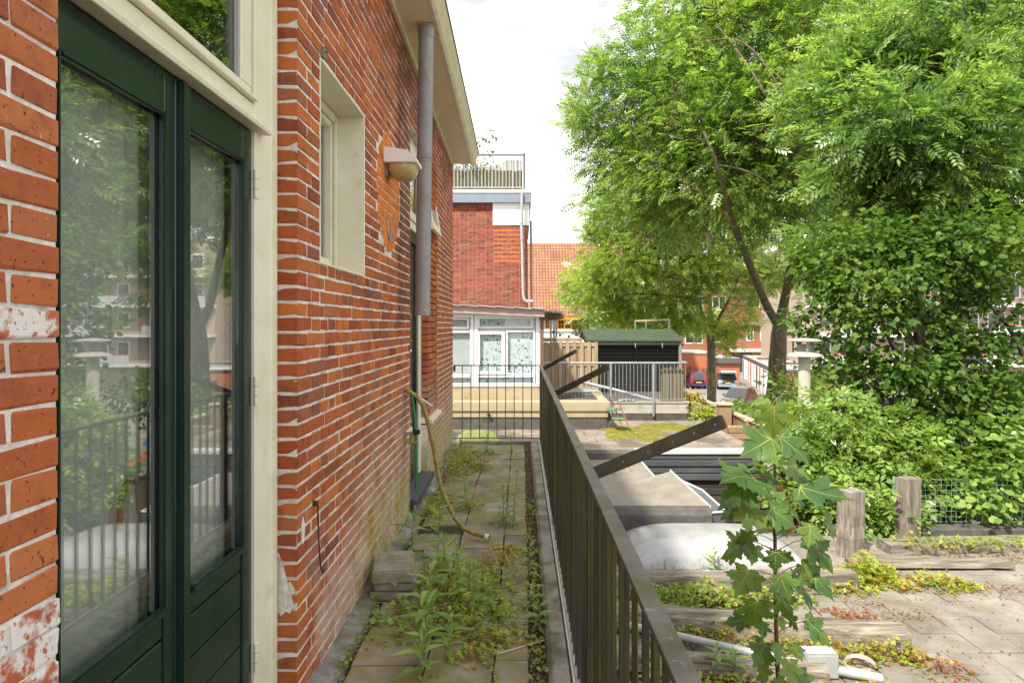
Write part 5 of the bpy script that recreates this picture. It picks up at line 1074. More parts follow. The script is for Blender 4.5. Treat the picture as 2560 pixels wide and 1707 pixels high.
# ================================================================ CARS
plain('car_purple', (.055,.018,.095), rough=.25, rand=0, bump=0, coat=.6); plain('car_blue', (.30,.40,.47), rough=.25, metal=.5, rand=0, bump=0, coat=.6); plain('car_dark', (.045,.025,.022), rough=.2, rand=0, bump=0, coat=.8)
plain('car_glass', (.015,.018,.02), rough=.05, spec=.9, rand=0, bump=0); plain('tyre', (.012,.012,.012), rough=.8, rand=0); plain('rim', (.35,.35,.36), rough=.35, metal=.7, rand=0, bump=0)
plain('tail_light', (.50,.02,.02), rough=.2, rand=0, bump=0); plain('head_light', (.62,.64,.68), rough=.15, rand=0, bump=0); plain('plate_yellow', (.62,.38,.02), rough=.5, rand=0, bump=0); plain('plastic_black', (.015,.015,.016), rough=.6, rand=0); plain('bag_blue', (.01,.05,.45), rough=.6); plain('carton', (.45,.36,.24), rough=.8)
def car(lab, L_, Wd, H, paint, pos, rot, hatch=False, tall=.62):
    root = thing('parked_car', lab, 'car', (0, 0, 0), 'cars in the car park'); hw = Wd/2; pt_ = MAT[paint]
    zb, belt = .22, H*tall
    st = [(0.0, .86, .48, belt*.93), (.06, .97, .30, belt*.97), (.5, 1, .24, belt), (L_*.55, 1, .22, belt*.98), (L_*.74, .99, .24, belt*.94), (L_*.88, .93, .28, belt*.86), (L_*.97, .80, .36, belt*.74), (L_, .66, .46, belt*.62)]
    m = MB(); n = 10
    for (y, w, z0, z1) in st:
        zm = z0+(z1-z0)*.55
        half = [(.0, z0), (hw*w*.80, z0), (hw*w*.97, z0+.09), (hw*w, zm), (hw*w*.93, z1)]
        m.v += [(x, y, z) for x, z in half]+[(-x, y, z) for x, z in reversed(half[1:])]+[(0, y, z1+.012)]
    for i in range(len(st)-1):
        for j in range(n): m.f.append((i*n+j, i*n+(j+1) % n, (i+1)*n+(j+1) % n, (i+1)*n+j))
    m.f += [tuple(range(n)), tuple((len(st)-1)*n+j for j in range(n))]
    body = m.build('body', pt_, root, smooth=True, bevel=0)
    ra_, rb_, rc_, rd_ = .10, L_*.76, .42 if not hatch else .30, L_*.50        # belt rear, belt front, roof rear, roof front
    bw, tw = hw*.93, hw*.74
    Bq = [(-bw, ra_, belt*.96), (bw, ra_, belt*.96), (bw*.96, rb_, belt*.93), (-bw*.96, rb_, belt*.93)]; Tq = [(-tw, rc_, H*.97), (tw, rc_, H*.97), (tw, rd_, H), (-tw, rd_, H)]
    m = MB(); m.add(Bq+Tq, [(4, 5, 6, 7), (0, 1, 5, 4), (1, 2, 6, 5), (2, 3, 7, 6), (3, 0, 4, 7)])
    cab = m.build('cabin', pt_ if not hatch else MAT['plastic_black'], root, bevel=.05, seg=2, smooth=True)
    if hatch: MB().box(-tw, tw, rc_, rd_, H*.965, H*1.0).build('roof', pt_, root, bevel=.015)
    def pan(a, b, c, d_, s0, s1, t0, t1, name, mt, off):
        a, b, c, d_ = map(Vector, (a, b, c, d_)); f = lambda s, t: a.lerp(b, s).lerp(d_.lerp(c, s), t); q = [f(s0, t0), f(s1, t0), f(s1, t1), f(s0, t1)]; nr = (q[1]-q[0]).cross(q[3]-q[0]).normalized()*off
        m = MB(); m.add([p+nr for p in q]+[p-nr*.2 for p in q], [(0,1,2,3), (7,6,5,4), (0,4,5,1), (1,5,6,2), (2,6,7,3), (3,7,4,0)]); return m.build(name, mt, root)
    G = MAT['car_glass']
    if not hatch: pan(Bq[0], Bq[1], Tq[1], Tq[0], .10, .90, .14, .86, 'rear_window', G, .014)
    pan(Bq[2], Bq[3], Tq[3], Tq[2], .06, .94, .06, .94, 'windscreen', G, .016)
    for (i, j, k, l_) in ((1, 2, 6, 5), (3, 0, 4, 7)):
        q = (Bq+Tq); pan(q[i], q[j], q[k], q[l_], .10, .48, .12, .86, 'side_window', G, .014); pan(q[i], q[j], q[k], q[l_], .52, .88, .12, .86, 'side_window', G, .014)
    for sx in (-1, 1):
        for yw in (.66, L_-.72):
            m = MB(); m.tube([(sx*(hw-.17), yw, .30), (sx*(hw+.005), yw, .30)], .30, 20); w = m.build('wheel', MAT['tyre'], root, bevel=.02); MB().tube([(sx*(hw-.01), yw, .30), (sx*(hw+.012), yw, .30)], .19, 14).build('rim', MAT['rim'], w)
        MB().box(min(sx*hw*.70, sx*hw*.93), max(sx*hw*.70, sx*hw*.93), -.012, .10, belt*(.62 if not hatch else .72), belt*((1.28 if paint == 'car_purple' else .86) if not hatch else .95)).build('tail_light', MAT['tail_light'] if not hatch else MAT['head_light'], root, bevel=.02)
        MB().box(min(sx*hw*.38, sx*hw*.68), max(sx*hw*.38, sx*hw*.68), L_-.18, L_+.0, belt*.52, belt*.70).build('head_light', MAT['head_light'], root, bevel=.03)
        MB().box(min(sx*hw*.95, sx*(hw+.13)), max(sx*hw*.95, sx*(hw+.13)), L_*.64, L_*.64+.12, belt*1.0, belt*1.15).build('mirror', pt_, root, bevel=.03)
    MB().box(-hw*.95, hw*.95, -.07, .12, .26, .52).build('bumper', pt_, root, bevel=.05, seg=2); MB().box(-hw*.72, hw*.72, L_-.16, L_+.06, .26, .46).build('bumper', MAT['plastic_black'], root, bevel=.05, seg=2)
    zp = belt*.62 if not hatch else .60; MB().box(-.26, .26, -.085, -.07 if hatch else .02, zp, zp+.11).build('number_plate', MAT['plate_yellow'], root); MB().box(-.26, .26, L_+.055, L_+.075, .36, .47).build('number_plate', MAT['plate_yellow'], root)
    if hatch:
        m = MB(); m.add([(-tw, rc_, H*.985), (tw, rc_, H*.985), (tw*1.02, rc_-.62, H*1.20), (-tw*1.02, rc_-.62, H*1.20), (bw*.8, rc_-.98, H*1.10), (-bw*.8, rc_-.98, H*1.10)], [(0,1,2,3), (3,2,4,5)])
        m.add([(-tw, rc_, H*.95), (tw, rc_, H*.95), (tw*1.02, rc_-.60, H*1.15), (-tw*1.02, rc_-.60, H*1.15), (bw*.8, rc_-.96, H*1.03), (-bw*.8, rc_-.96, H*1.03)], [(0,1,2,3), (3,2,4,5)]); m.build('tailgate', pt_, root)
        m = MB(); m.add([(-tw*.9, rc_-.02, H*.945), (tw*.9, rc_-.02, H*.945), (tw*.95, rc_-.60, H*1.14), (-tw*.95, rc_-.60, H*1.14), (bw*.76, rc_-.95, H*1.02), (-bw*.76, rc_-.95, H*1.02)], [(0,1,2,3), (3,2,4,5)]); m.build('tailgate_lining', MAT['plastic_black'], root)
        MB().box(-bw*.80, bw*.80, .09, .11, belt*.62, H*.90).build('boot_opening', MAT['plastic_black'], root); MB().box(-bw*.6, bw*.05, .02, .088, belt*.66, belt*.88).build('carton', MAT['carton'], root); MB().box(bw*.08, bw*.7, .0, .088, belt*.66, belt*.98).build('blue_bag', MAT['bag_blue'], root, bevel=.03)
    root.location = pos; root.rotation_euler.z = R(rot); return root
car('purple hatchback with red tail lights seen from behind in the car park', 3.6, 1.62, 1.56, 'car_purple', (16.95, 62.8, GROUND), -3)
car('light blue hatchback with open tailgate in the car park', 4.1, 1.86, 1.52, 'car_blue', (19.5, 62.0, GROUND), -10, hatch=True)
car('dark maroon car facing us, nearest in the car park', 3.9, 1.75, 1.5, 'car_dark', (17.2, 50.0, GROUND), 143)

# ================================================================ PLANTS
def q_leaflet(base, ang, L_, w, droop=-.06, lift=.03):
    b = np.array(base); d = np.array([math.cos(ang), math.sin(ang), droop]); s = np.array([-math.sin(ang), math.cos(ang), 0])
    return [b, b+d*L_*.45+s*w+np.array([0, 0, lift]), b+d*L_, b+d*L_*.45-s*w+np.array([0, 0, lift])]
T_ASH = []
for t in (.22, .42, .62, .80):
    for sg in (1, -1): T_ASH.append(q_leaflet((t, 0, -.06*t*t), sg*R(52), .36, .068))
T_ASH.append(q_leaflet((.92, 0, -.06), 0, .34, .07))
T_ELD = []
for t in (.28, .55):
    for sg in (1, -1): T_ELD.append(q_leaflet((t, 0, -.05*t), sg*R(58), .46, .11, -.1, .05))
T_ELD.append(q_leaflet((.72, 0, -.05), 0, .48, .12, -.12, .05))
T_LIME = [[np.array(p) for p in ((0, 0, 0), (.30, .42, -.05), (.75, .36, -.08), (1.0, 0, -.12))], [np.array(p) for p in ((0, 0, 0), (1.0, 0, -.12), (.75, -.36, -.08), (.30, -.42, -.05))]]
T_HERB = [q_leaflet((.25, 0, 0), a, .75, .20, .1, .06) for a in (0, R(68), R(-68))]+[q_leaflet((.25, 0, 0), a, .55, .15, .0, .05) for a in (R(125), R(-125))]
T_WILL = [[np.array(p) for p in ((0, 0, 0), (.38, .15, .06), (1.0, 0, -.10), (.42, 0, .0))], [np.array(p) for p in ((0, 0, 0), (.42, 0, 0), (1.0, 0, -.10), (.38, -.15, .06))]]
def leaf_array(P_, D_, size, T, up=None, roll=.6):
    n = len(P_); D_ = D_/np.linalg.norm(D_, axis=1, keepdims=True)
    U = np.tile([0, 0, 1.0], (n, 1)) if up is None else up
    U = U+rng.normal(0, roll, (n, 3)); U -= D_*np.sum(U*D_, 1, keepdims=True); U /= np.linalg.norm(U, axis=1, keepdims=True); Sd = np.cross(U, D_)
    T = np.array(T).reshape(-1, 3); k = len(T)
    V = P_[:, None, :]+size[:, None, None]*(T[None, :, 0:1]*D_[:, None, :]+T[None, :, 1:2]*Sd[:, None, :]+T[None, :, 2:3]*U[:, None, :])
    V = V.reshape(-1, 3); F = np.arange(len(V)).reshape(-1, 4); return V, F
def crown(clumps, n, size, T, mat, name, parent, sub_r=.42, grav=.45, shell=(.35, 1.0), roll=.6, twigs=None, twig_r=.010, spread=1.0):
    """leaves in sub-clumps spread through the given (centre, radius) clumps; also thin twigs to the sub-clumps"""
    w = np.array([c[1]**2.0 for c in clumps]); w /= w.sum(); P_, D_ = [], []; tw = MB()
    for (c, r), ww in zip(clumps, w):
        c = np.array(c); m = max(4, int(n*ww/58)); per = max(6, int(n*ww/m))
        for i in range(m):
            u = rng.normal(0, 1, 3); u /= np.linalg.norm(u); u[2] = u[2]*.9+.08
            sc = c+u*r*rng.uniform(*shell)*np.array([1, 1, .9]); sg = sub_r*r*.42*rng.uniform(.7, 1.3)
            p = sc+rng.normal(0, 1, (per, 3))*sg*np.array([1.15, 1.15, .75])
            d = (p-sc)/(sg+1e-6)*.7+u*.7*spread+rng.normal(0, .45, (per, 3)); d[:, 2] -= grav
            P_.append(p); D_.append(d)
            if twigs is not None and rng.random() < twigs:
                mid = c*.45+sc*.55+rng.normal(0, .10*r, 3)+np.array([0, 0, -.06*r]); tw.tube([tuple(c+rng.normal(0, .08*r, 3)), tuple(mid), tuple(sc), tuple(sc+u*sg*1.3)], [twig_r*1.6, twig_r*1.2, twig_r*.8, twig_r*.4], 4, cap=False)
    P_ = np.concatenate(P_); D_ = np.concatenate(D_); V, F = leaf_array(P_, D_, size*rng.uniform(.5, 1.35, len(P_)), T, roll=roll)
    o = quadmesh(name, V, F, mat, parent)
    if twigs is not None and tw.v: stuff(tw.build('twigs', MAT['bark' if twig_r > .012 else 'bark_dark'], parent))
    return o
def limb(pts, r0, r1, parent, mat='bark', name='limb', n=10, wob=.0):
    pts = [Vector(p) for p in pts]; out = []; rs = []; K = 5
    for i in range(len(pts)-1):
        p0, p1, p2, p3 = pts[max(i-1, 0)], pts[i], pts[i+1], pts[min(i+2, len(pts)-1)]
        for j in range(K):
            t = j/K; out.append(.5*((2*p1)+(p2-p0)*t+(2*p0-5*p1+4*p2-p3)*t*t+(3*p1-p0-3*p2+p3)*t**3)+Vector(rng.normal(0, wob, 3)))
    out.append(pts[-1]); m_ = len(out); rs = [r0+(r1-r0)*(i/(m_-1))**.8 for i in range(m_)]
    return MB().tube(out, rs, n, cap=False).build(name, MAT[mat], parent, smooth=True)
def clist(L_): return [(tuple(at(a, b, y)), r) for a, b, y, r in L_]

# --- big ash whose trunk stands in front of the garages
t1 = thing('ash_tree', 'large ash tree with forked mossy trunk in front of the garages', 'tree', at(1942, 1300, 20).xy.to_3d()+Vector((0, 0, GROUND)), 'ash trees along the car park')
tb = Vector((7.78, 20, GROUND))
tk = limb([tb, tb+Vector((-.05, 0, 3.2)), at(1945, 880, 20), at(1950, 800, 20)], .36, .21, t1, name='trunk', n=14, wob=.012)
limb([at(1947, 815, 20), at(1920, 770, 19.8), at(1885, 690, 18.0), at(1845, 590, 16.4), at(1828, 540, 15.8), at(1795, 420, 15.0), at(1760, 330, 15.0)], .15, .03, t1)
limb([at(1950, 805, 20), at(1965, 730, 20), at(1985, 600, 18.4), at(1992, 470, 16.4), at(2000, 330, 14.9), at(2030, 150, 14.8)], .17, .04, t1)
limb([at(1965, 730, 20), at(1990, 680, 20.5), at(2040, 520, 20), at(2090, 380, 19), at(2110, 200, 19)], .12, .04, t1)
limb([at(1838, 575, 16.2), at(1800, 520, 16.0), at(1740, 470, 16.2), at(1650, 420, 16.8), at(1580, 330, 17.6), at(1500, 270, 18.6)], .055, .016, t1)
limb([at(1988, 560, 17.6), at(1940, 480, 15.6), at(1870, 430, 15.0), at(1780, 410, 15.2)], .05, .015, t1); limb([at(1994, 450, 16.2), at(1960, 330, 14.8), at(1880, 180, 15.0), at(1790, 60, 15.8)], .06, .015, t1)
limb([at(2000, 330, 14.9), at(1930, 190, 15.0), at(1840, 100, 15.2), at(1700, 120, 16.2)], .045, .014, t1); limb([at(1985, 610, 19.4), at(2080, 520, 18.8), at(2160, 460, 18.3)], .05, .02, t1)
ash1 = [(1590,300,18.5,1.15),(1650,175,18,1.45),(1725,30,18.5,1.45),(1780,260,17,1.7),(1850,90,17,1.9),(1930,-50,18,2.0),(1700,400,18,1.45),(1610,470,19,1.3),(1820,430,16.5,1.6),(1950,300,16,1.8),(2050,120,17,2.0),(2080,340,17,1.7),(1940,490,16.5,1.3),(2100,-60,19,2.1),(2150,500,18,1.4),(2040,620,19,1.0),(1475,270,19,.75),(1436,312,19,.38),(1522,200,19,.7),(1545,385,19.5,.95),(1690,540,18.5,1.1),(2060,700,19.5,.8),(1760,500,18,1.1)]
crown(clist(ash1), 26000, .34, T_ASH, MAT['leaf_ash'], 'crown', t1, twigs=.35, twig_r=.016, sub_r=.68)
# hanging brown seed bunches
sb = MB(); 
V, F = [], []
for (px, py) in ((1995,58),(1835,370),(1685,222),(1690,300),(2040,275),(2100,270),(1905,340),(2090,330),(1930,195),(2240,465),(1800,140),(1750,320),(1720,470),(1620,590),(2145,320),(2345,355),(1985,435),(1765,590)):
    c = np.array(at(px, py, 15.4 if px < 2050 else 11)); k = 60; s = .10 if px > 2050 else .12; p = c+rng.normal(0, s, (k, 3))*np.array([1, 1, 1.3]); d = rng.normal(0, .5, (k, 3)); d[:, 2] -= 1.2
    v, f = leaf_array(p, d, np.full(k, .055), [T_LIME[0], T_LIME[1]]); F.append(f+sum(len(q) for q in V)); V.append(v*1.0)
V = np.concatenate(V); quadmesh('seed_bunches', V, np.concatenate(F), MAT['seed'], t1)
# --- ash with slim straight trunk beside the open hatchback
t2 = thing('ash_tree', 'middle ash tree with slim upright trunk between the cars', 'tree', (9.27, 32, GROUND), 'ash trees along the car park')
limb([(9.27, 32, GROUND), at(1779, 960, 32), at(1778, 850, 32), at(1776, 790, 32)], .25, .17, t2, name='trunk', n=12, wob=.01)
limb([at(1777, 830, 32), at(1775, 760, 32), at(1772, 680, 31.5), at(1775, 580, 31)], .13, .04, t2); limb([at(1778, 835, 32), at(1800, 790, 31.5), at(1830, 735, 31), at(1860, 660, 30.5)], .11, .04, t2); limb([at(1776, 830, 32), at(1755, 780, 31.5), at(1722, 700, 31), at(1660, 620, 30)], .10, .03, t2)
limb([at(1722, 700, 31), at(1640, 690, 30.5), at(1560, 680, 30.5), at(1490, 640, 31)], .05, .02, t2); limb([at(1775, 760, 32), at(1690, 740, 31), at(1600, 735, 30), at(1520, 740, 30.5)], .06, .02, t2)
ash2 = [(1515,560,30,1.2),(1475,600,31,.6),(1490,660,31,1.0),(1500,735,31,1.3),(1585,640,29,1.8),(1575,770,31,1.2),(1660,560,29,2.0),(1680,710,30,1.7),(1760,640,29,1.8),(1640,815,32,.8),(1720,800,31,1.0),(1840,690,31,1.5),(1835,810,32,.8),(1545,480,30,1.3),(1780,540,30,1.8),(1880,600,30,1.6),(1610,520,29.5,1.5),(1870,770,32,.9),(1800,860,33,.55),(1905,700,31,1.0)]
crown(clist(ash2), 17000, .38, T_ASH, MAT['leaf_ash_light'], 'crown', t2, twigs=.3, twig_r=.018, sub_r=.68)
t3 = thing('ash_tree', 'pale ash tree behind the shed, thin trunk left of the others', 'tree', (9.9, 42, GROUND), 'ash trees along the car park')
limb([(9.9, 42, GROUND), at(1690, 900, 42), at(1692, 840, 42), at(1672, 760, 41), at(1640, 690, 40)], .20, .05, t3, name='trunk', wob=.01); limb([at(1691, 850, 42), at(1715, 790, 41.5), at(1740, 730, 41)], .10, .03, t3); limb([at(1672, 760, 41), at(1600, 760, 40), at(1520, 740, 39.5)], .08, .03, t3)
ash3 = [(1465,690,40,1.2),(1490,765,40,1.2),(1525,790,40,1.4),(1600,770,41,1.5),(1650,800,42,1.1),(1435,735,40,.6),(1560,700,40,1.6),(1700,790,42,1.2),(1745,800,42,1.1),(1420,700,40,.45),(1480,700,40,1.4)]
crown(clist(ash3), 6500, .40, T_ASH, MAT['leaf_ash_light'], 'crown', t3, twigs=.25, twig_r=.018, sub_r=.68)
# --- near ash on the right
t4 = thing('ash_tree', 'near ash tree with dark leaning limb filling the top right corner', 'tree', (7.6, 11.6, GROUND), 'ash trees along the car park')
limb([(7.6, 11.6, GROUND), (7.5, 11.5, -1), at(2380, 640, 11.2), at(2345, 540, 11), at(2330, 430, 11)], .22, .12, t4, name='trunk', wob=.01, mat='bark_dark')
limb([at(2332, 450, 11), at(2335, 330, 11), at(2350, 190, 11), at(2385, 90, 11.2), at(2420, 10, 11.5), at(2450, -100, 12)], .10, .03, t4, mat='bark'); limb([at(2334, 330, 11), at(2290, 250, 11), at(2200, 150, 11), at(2110, 80, 11.3)], .045, .015, t4); limb([at(2345, 540, 11), at(2400, 420, 10.8), at(2480, 330, 10.6), at(2570, 260, 10.8)], .05, .02, t4)
limb([at(2332, 430, 11), at(2270, 360, 10.7), at(2190, 330, 10.6), at(2110, 350, 10.8)], .03, .012, t4); limb([at(2350, 190, 11), at(2300, 120, 11), at(2230, 60, 11.3)], .03, .012, t4); limb([at(2345, 540, 11), at(2270, 480, 10.9), at(2180, 470, 11)], .03, .01, t4)
ash4 = [(2150,250,11,.75),(2240,320,10.3,.8),(2180,420,10.8,.65),(2330,190,11,.8),(2420,310,10.4,.85),(2480,180,11,.9),(2290,70,11.5,.9),(2420,20,12,.95),(2190,120,12,.85),(2330,440,10.6,.75),(2490,440,11,.8),(2120,520,11.6,.55),(2240,540,11,.65),(2570,330,11.5,.9),(2570,120,12,.9),(2350,580,11,.6),(2440,560,11,.6),(2100,190,11.5,.6),(2300,300,10.2,.7),(2550,560,11.2,.7),(2060,430,12,.6),(2040,300,12.5,.7),(2080,620,12,.5),(2180,640,11,.5),(2460,680,11,.5)]
crown(clist(ash4), 11500, .33, T_ASH, MAT['leaf_ash_near'], 'crown', t4, twigs=.3, twig_r=.010, sub_r=.68)
# --- lime tree behind the wire fence
t5 = thing('lime_tree', 'dense lime tree with round leaves behind the green wire fence', 'tree', (5.6, 9.1, GROUND))
limb([(5.6, 9.1, GROUND), at(2312, 1260, 9.1), at(2310, 1080, 9.1), at(2300, 900, 9.1), at(2290, 760, 9.2), at(2280, 600, 9.4)], .13, .035, t5, name='trunk', mat='bark_dark')
for pts in (((2308, 1040, 9.1), (2260, 930, 9), (2215, 830, 9), (2180, 740, 9.1), (2130, 640, 9.4)), ((2310, 1100, 9.1), (2380, 960, 9), (2450, 860, 8.9), (2520, 760, 9)), ((2305, 950, 9.1), (2360, 850, 9.2), (2400, 740, 9.3), (2460, 620, 9.5)), ((2310, 1150, 9.1), (2240, 1050, 8.9), (2170, 960, 9), (2110, 880, 9.2)), ((2560, 1250, 8.6), (2520, 1080, 8.6), (2480, 960, 8.7), (2440, 900, 8.8), (2330, 905, 8.8)), ((2300, 880, 9.1), (2220, 790, 9.2), (2120, 760, 9.4), (2040, 750, 9.6)), ((2600, 980, 9), (2540, 850, 9), (2490, 780, 9.1), (2420, 700, 9.2)), ((2380, 960, 9), (2470, 1010, 8.6), (2550, 1050, 8.4))):
    limb([at(*p) for p in pts], .04, .011, t5, mat='bark_dark')
lime = [(2120,640,9.5,.5),(2220,690,9,.5),(2330,620,9.5,.6),(2450,620,9.2,.55),(2540,600,9.5,.6),(2110,755,9.2,.38),(2040,735,9.6,.28),(2180,800,9,.42),(2290,790,9.2,.42),(2400,700,9.3,.42),(2220,900,9,.42),(2320,930,9,.45),(2430,860,9.2,.36),(2530,830,9.3,.36),(2440,980,8.9,.42),(2540,960,8.9,.42),(2380,1060,8.6,.42),(2300,1090,8.7,.42),(2510,1080,8.5,.48),(2545,1200,8.3,.42),(2440,1190,8.3,.42),(2350,1210,8.4,.38),(2130,870,9.3,.25),(2060,640,10,.35),(2130,930,9.2,.28),(2260,1180,8.6,.32),(2480,740,9.3,.30),(2360,860,9.2,.32),(2250,620,9.6,.45),(2000,790,9.7,.2),(2040,830,9.6,.18),(2170,600,9.8,.45),(2400,580,9.6,.5),(2480,1020,8.9,.4),(2060,900,9.8,.3),(2180,980,9.2,.35),(2250,760,9.3,.4),(2370,770,9.4,.3),(2080,690,9.9,.3)]
crown(clist(lime), 15000, .088, T_LIME, MAT['leaf_lime'], 'crown', t5, twigs=.45, twig_r=.005, sub_r=1.0, grav=.8, roll=.5)
lg = [(2540,1190,8.0,.36),(2450,1230,7.95,.34),(2550,1100,8.1,.36),(2500,1270,7.95,.26),(2420,1160,8.1,.3),(2370,1250,8.0,.24)]
crown(clist(lg), 1500, .095, T_LIME, MAT['leaf_elder'], 'crown', t5, twigs=.4, twig_r=.004, sub_r=1.0, grav=.8, roll=.5)
# --- elder bush
t6 = thing('elder_bush', 'light green elder bush with pointed leaflets around the flue pipe', 'bush', (4.0, 8.3, -1.5))
for pts in (((2100, 1420, 8.3), (2090, 1250, 8.3), (2070, 1100, 8.3), (2060, 1020, 8.4)), ((2110, 1420, 8.2), (2150, 1280, 8.1), (2180, 1150, 8.1), (2200, 1080, 8.2)), ((2090, 1420, 8.3), (2030, 1280, 8.4), (2000, 1150, 8.4)), ((2120, 1400, 8), (2200, 1300, 7.9), (2260, 1200, 7.9)), ((2050, 1300, 8.4), (1985, 1230, 8.4), (1950, 1180, 8.5))): limb([at(*p) for p in pts], .022, .008, t6, mat='bark_dark', name='stem', n=7)
eld = [(2010,1070,8.4,.27),(2085,1045,8.4,.3),(2165,1075,8.3,.3),(2060,1140,8.2,.33),(2150,1165,8,.34),(2225,1130,8.2,.3),(2100,1240,8,.3),(2195,1245,7.9,.32),(2030,1225,8.2,.26),(2250,1200,8,.26),(2160,1300,7.75,.24),(1985,1120,8.5,.22),(2265,1070,8.5,.26),(1950,1170,8.6,.2),(2210,1310,7.7,.2),(1975,1230,8.4,.16)]
crown(clist(eld), 2600, .20, T_ELD, MAT['leaf_elder'], 'foliage', t6, twigs=.5, twig_r=.004, sub_r=1.0, grav=.55, roll=.4)
# --- garden shrubs further off
for (L_, n, s, lab, mt, y) in (([(2080,985,24,.9),(2110,1000,24,.8),(2150,1010,23,.9)], 1300, .14, 'dark clipped garden shrub right of the flue pipe', 'leaf_shrub', 24), ([(1985,1000,26,.7),(1960,1010,26,.7)], 900, .14, 'mid green shrub against the brick garage end', 'leaf_shrub', 26),
                              ([(1752,1028,13.6,.22),(1738,1040,13.6,.18),(1770,1036,13.6,.16)], 700, .055, 'small yellow flowered shrub beside the concrete parapet', 'leaf_herb', 13.6), ([(1722,985,15,.16),(1740,995,15,.14)], 300, .06, 'yellowish climber on the fence behind the parapet', 'leaf_orange', 15),
                              ([(1850,1035,16,.3),(1880,1045,15.5,.3),(1830,1020,18,.25)], 500, .12, 'leafy green shrub behind the fence corner post', 'leaf_elder', 16), ([(2000,1000,18,.8),(2040,990,19,.8)], 900, .13, 'bright green shrub behind the elder bush', 'leaf_elder', 18),
                              ([(1640,740,34,1.0),(1610,800,36,1.0),(1690,760,36,1.1)], 0, .2, '', '', 0),
                              ([(1470,800,22,.35),(1455,815,22,.25)], 500, .09, 'bright green shrub top showing above the shed roof', 'leaf_elder', 22), ([(1768,935,64,.5)], 60, .2, 'small bush between the purple and blue cars', 'leaf_shrub', 64)):
    if not n: continue
    c = Vector(L_[0][0:1]+(0, 0)) if False else at(L_[0][0], L_[0][1], y); t = thing('garden_shrub', lab, 'shrub', (c.x, y, c.z-1), 'garden shrubs'); crown(clist(L_), n, s, T_LIME, MAT[mt], 'foliage', t, sub_r=.9)
    limb([(c.x, y, c.z-.9 if y < 60 else GROUND), (c.x+.02, y, c.z-.3), (c.x, y, c.z)], .03, .01, t, mat='bark_dark', name='stem', n=6)
# dark thicket low behind the lime tree
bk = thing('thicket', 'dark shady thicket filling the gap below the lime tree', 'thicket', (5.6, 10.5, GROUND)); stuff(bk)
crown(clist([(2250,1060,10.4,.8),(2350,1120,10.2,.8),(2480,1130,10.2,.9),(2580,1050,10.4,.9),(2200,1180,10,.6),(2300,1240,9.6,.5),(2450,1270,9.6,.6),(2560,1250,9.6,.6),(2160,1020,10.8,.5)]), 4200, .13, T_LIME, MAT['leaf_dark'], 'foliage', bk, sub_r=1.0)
# shrub on the neighbour's roof terrace
t7 = thing('potted_shrub', 'thin leafy branch showing above the roof terrace railing', 'shrub', at(1150, 470, 19.5))
b0 = at(1150, 470, 19.5)
for e in ((1195, 345, 19.5), (1225, 350, 19.5), (1238, 345, 19.4), (1232, 372, 19.4)):
    limb([b0, at(1165, 410, 19.5), at(1190, 375, 19.5), at(*e)], .012, .004, t7, mat='bark_dark', name='branch', n=5)
crown(clist([(1198,345,19.5,.16),(1222,352,19.4,.14),(1236,340,19.4,.12),(1228,372,19.4,.13)]), 120, .07, T_LIME, MAT['leaf_shrub'], 'leaves', t7, sub_r=1.0)
crown(clist([(1150,420,19,.45),(1185,425,19,.4),(1220,430,19,.35)]), 700, .06, T_LIME, MAT['leaf_shrub'], 'foliage', t7, sub_r=1.0)

# ---------------------------------------------------------------- sycamore sapling in front of the railing
sp_ = thing('sycamore_sapling', 'young sycamore sapling with big lobed leaves in the right foreground', 'sapling', (1.09, 2.8, TZ)); YS = 2.8
stem = [(1950, 2300), (1948, 1900), (1945, 1690), (1940, 1560), (1938, 1400), (1937, 1280), (1937, 1180), (1935, 1100), (1932, 1040), (1930, 1008)]
MB().tube([at(a, b, YS) for a, b in stem], [.012, .0115, .0098, .0088, .0078, .0068, .0058, .0048, .0038, .003], 9).build('stem', MAT['sapling_stem'], sp_, smooth=True)
half = [(0, 0), (.08, -.10), (.20, -.13), (.30, -.06), (.40, -.08), (.50, .0), (.40, .07), (.38, .13), (.32, .16), (.42, .24), (.52, .27), (.56, .36), (.70, .45), (.57, .47), (.55, .55), (.45, .52), (.40, .59), (.31, .53), (.25, .55), (.28, .64), (.34, .70), (.25, .74), (.24, .82), (.15, .82), (.09, .92), (0, 1.08)]
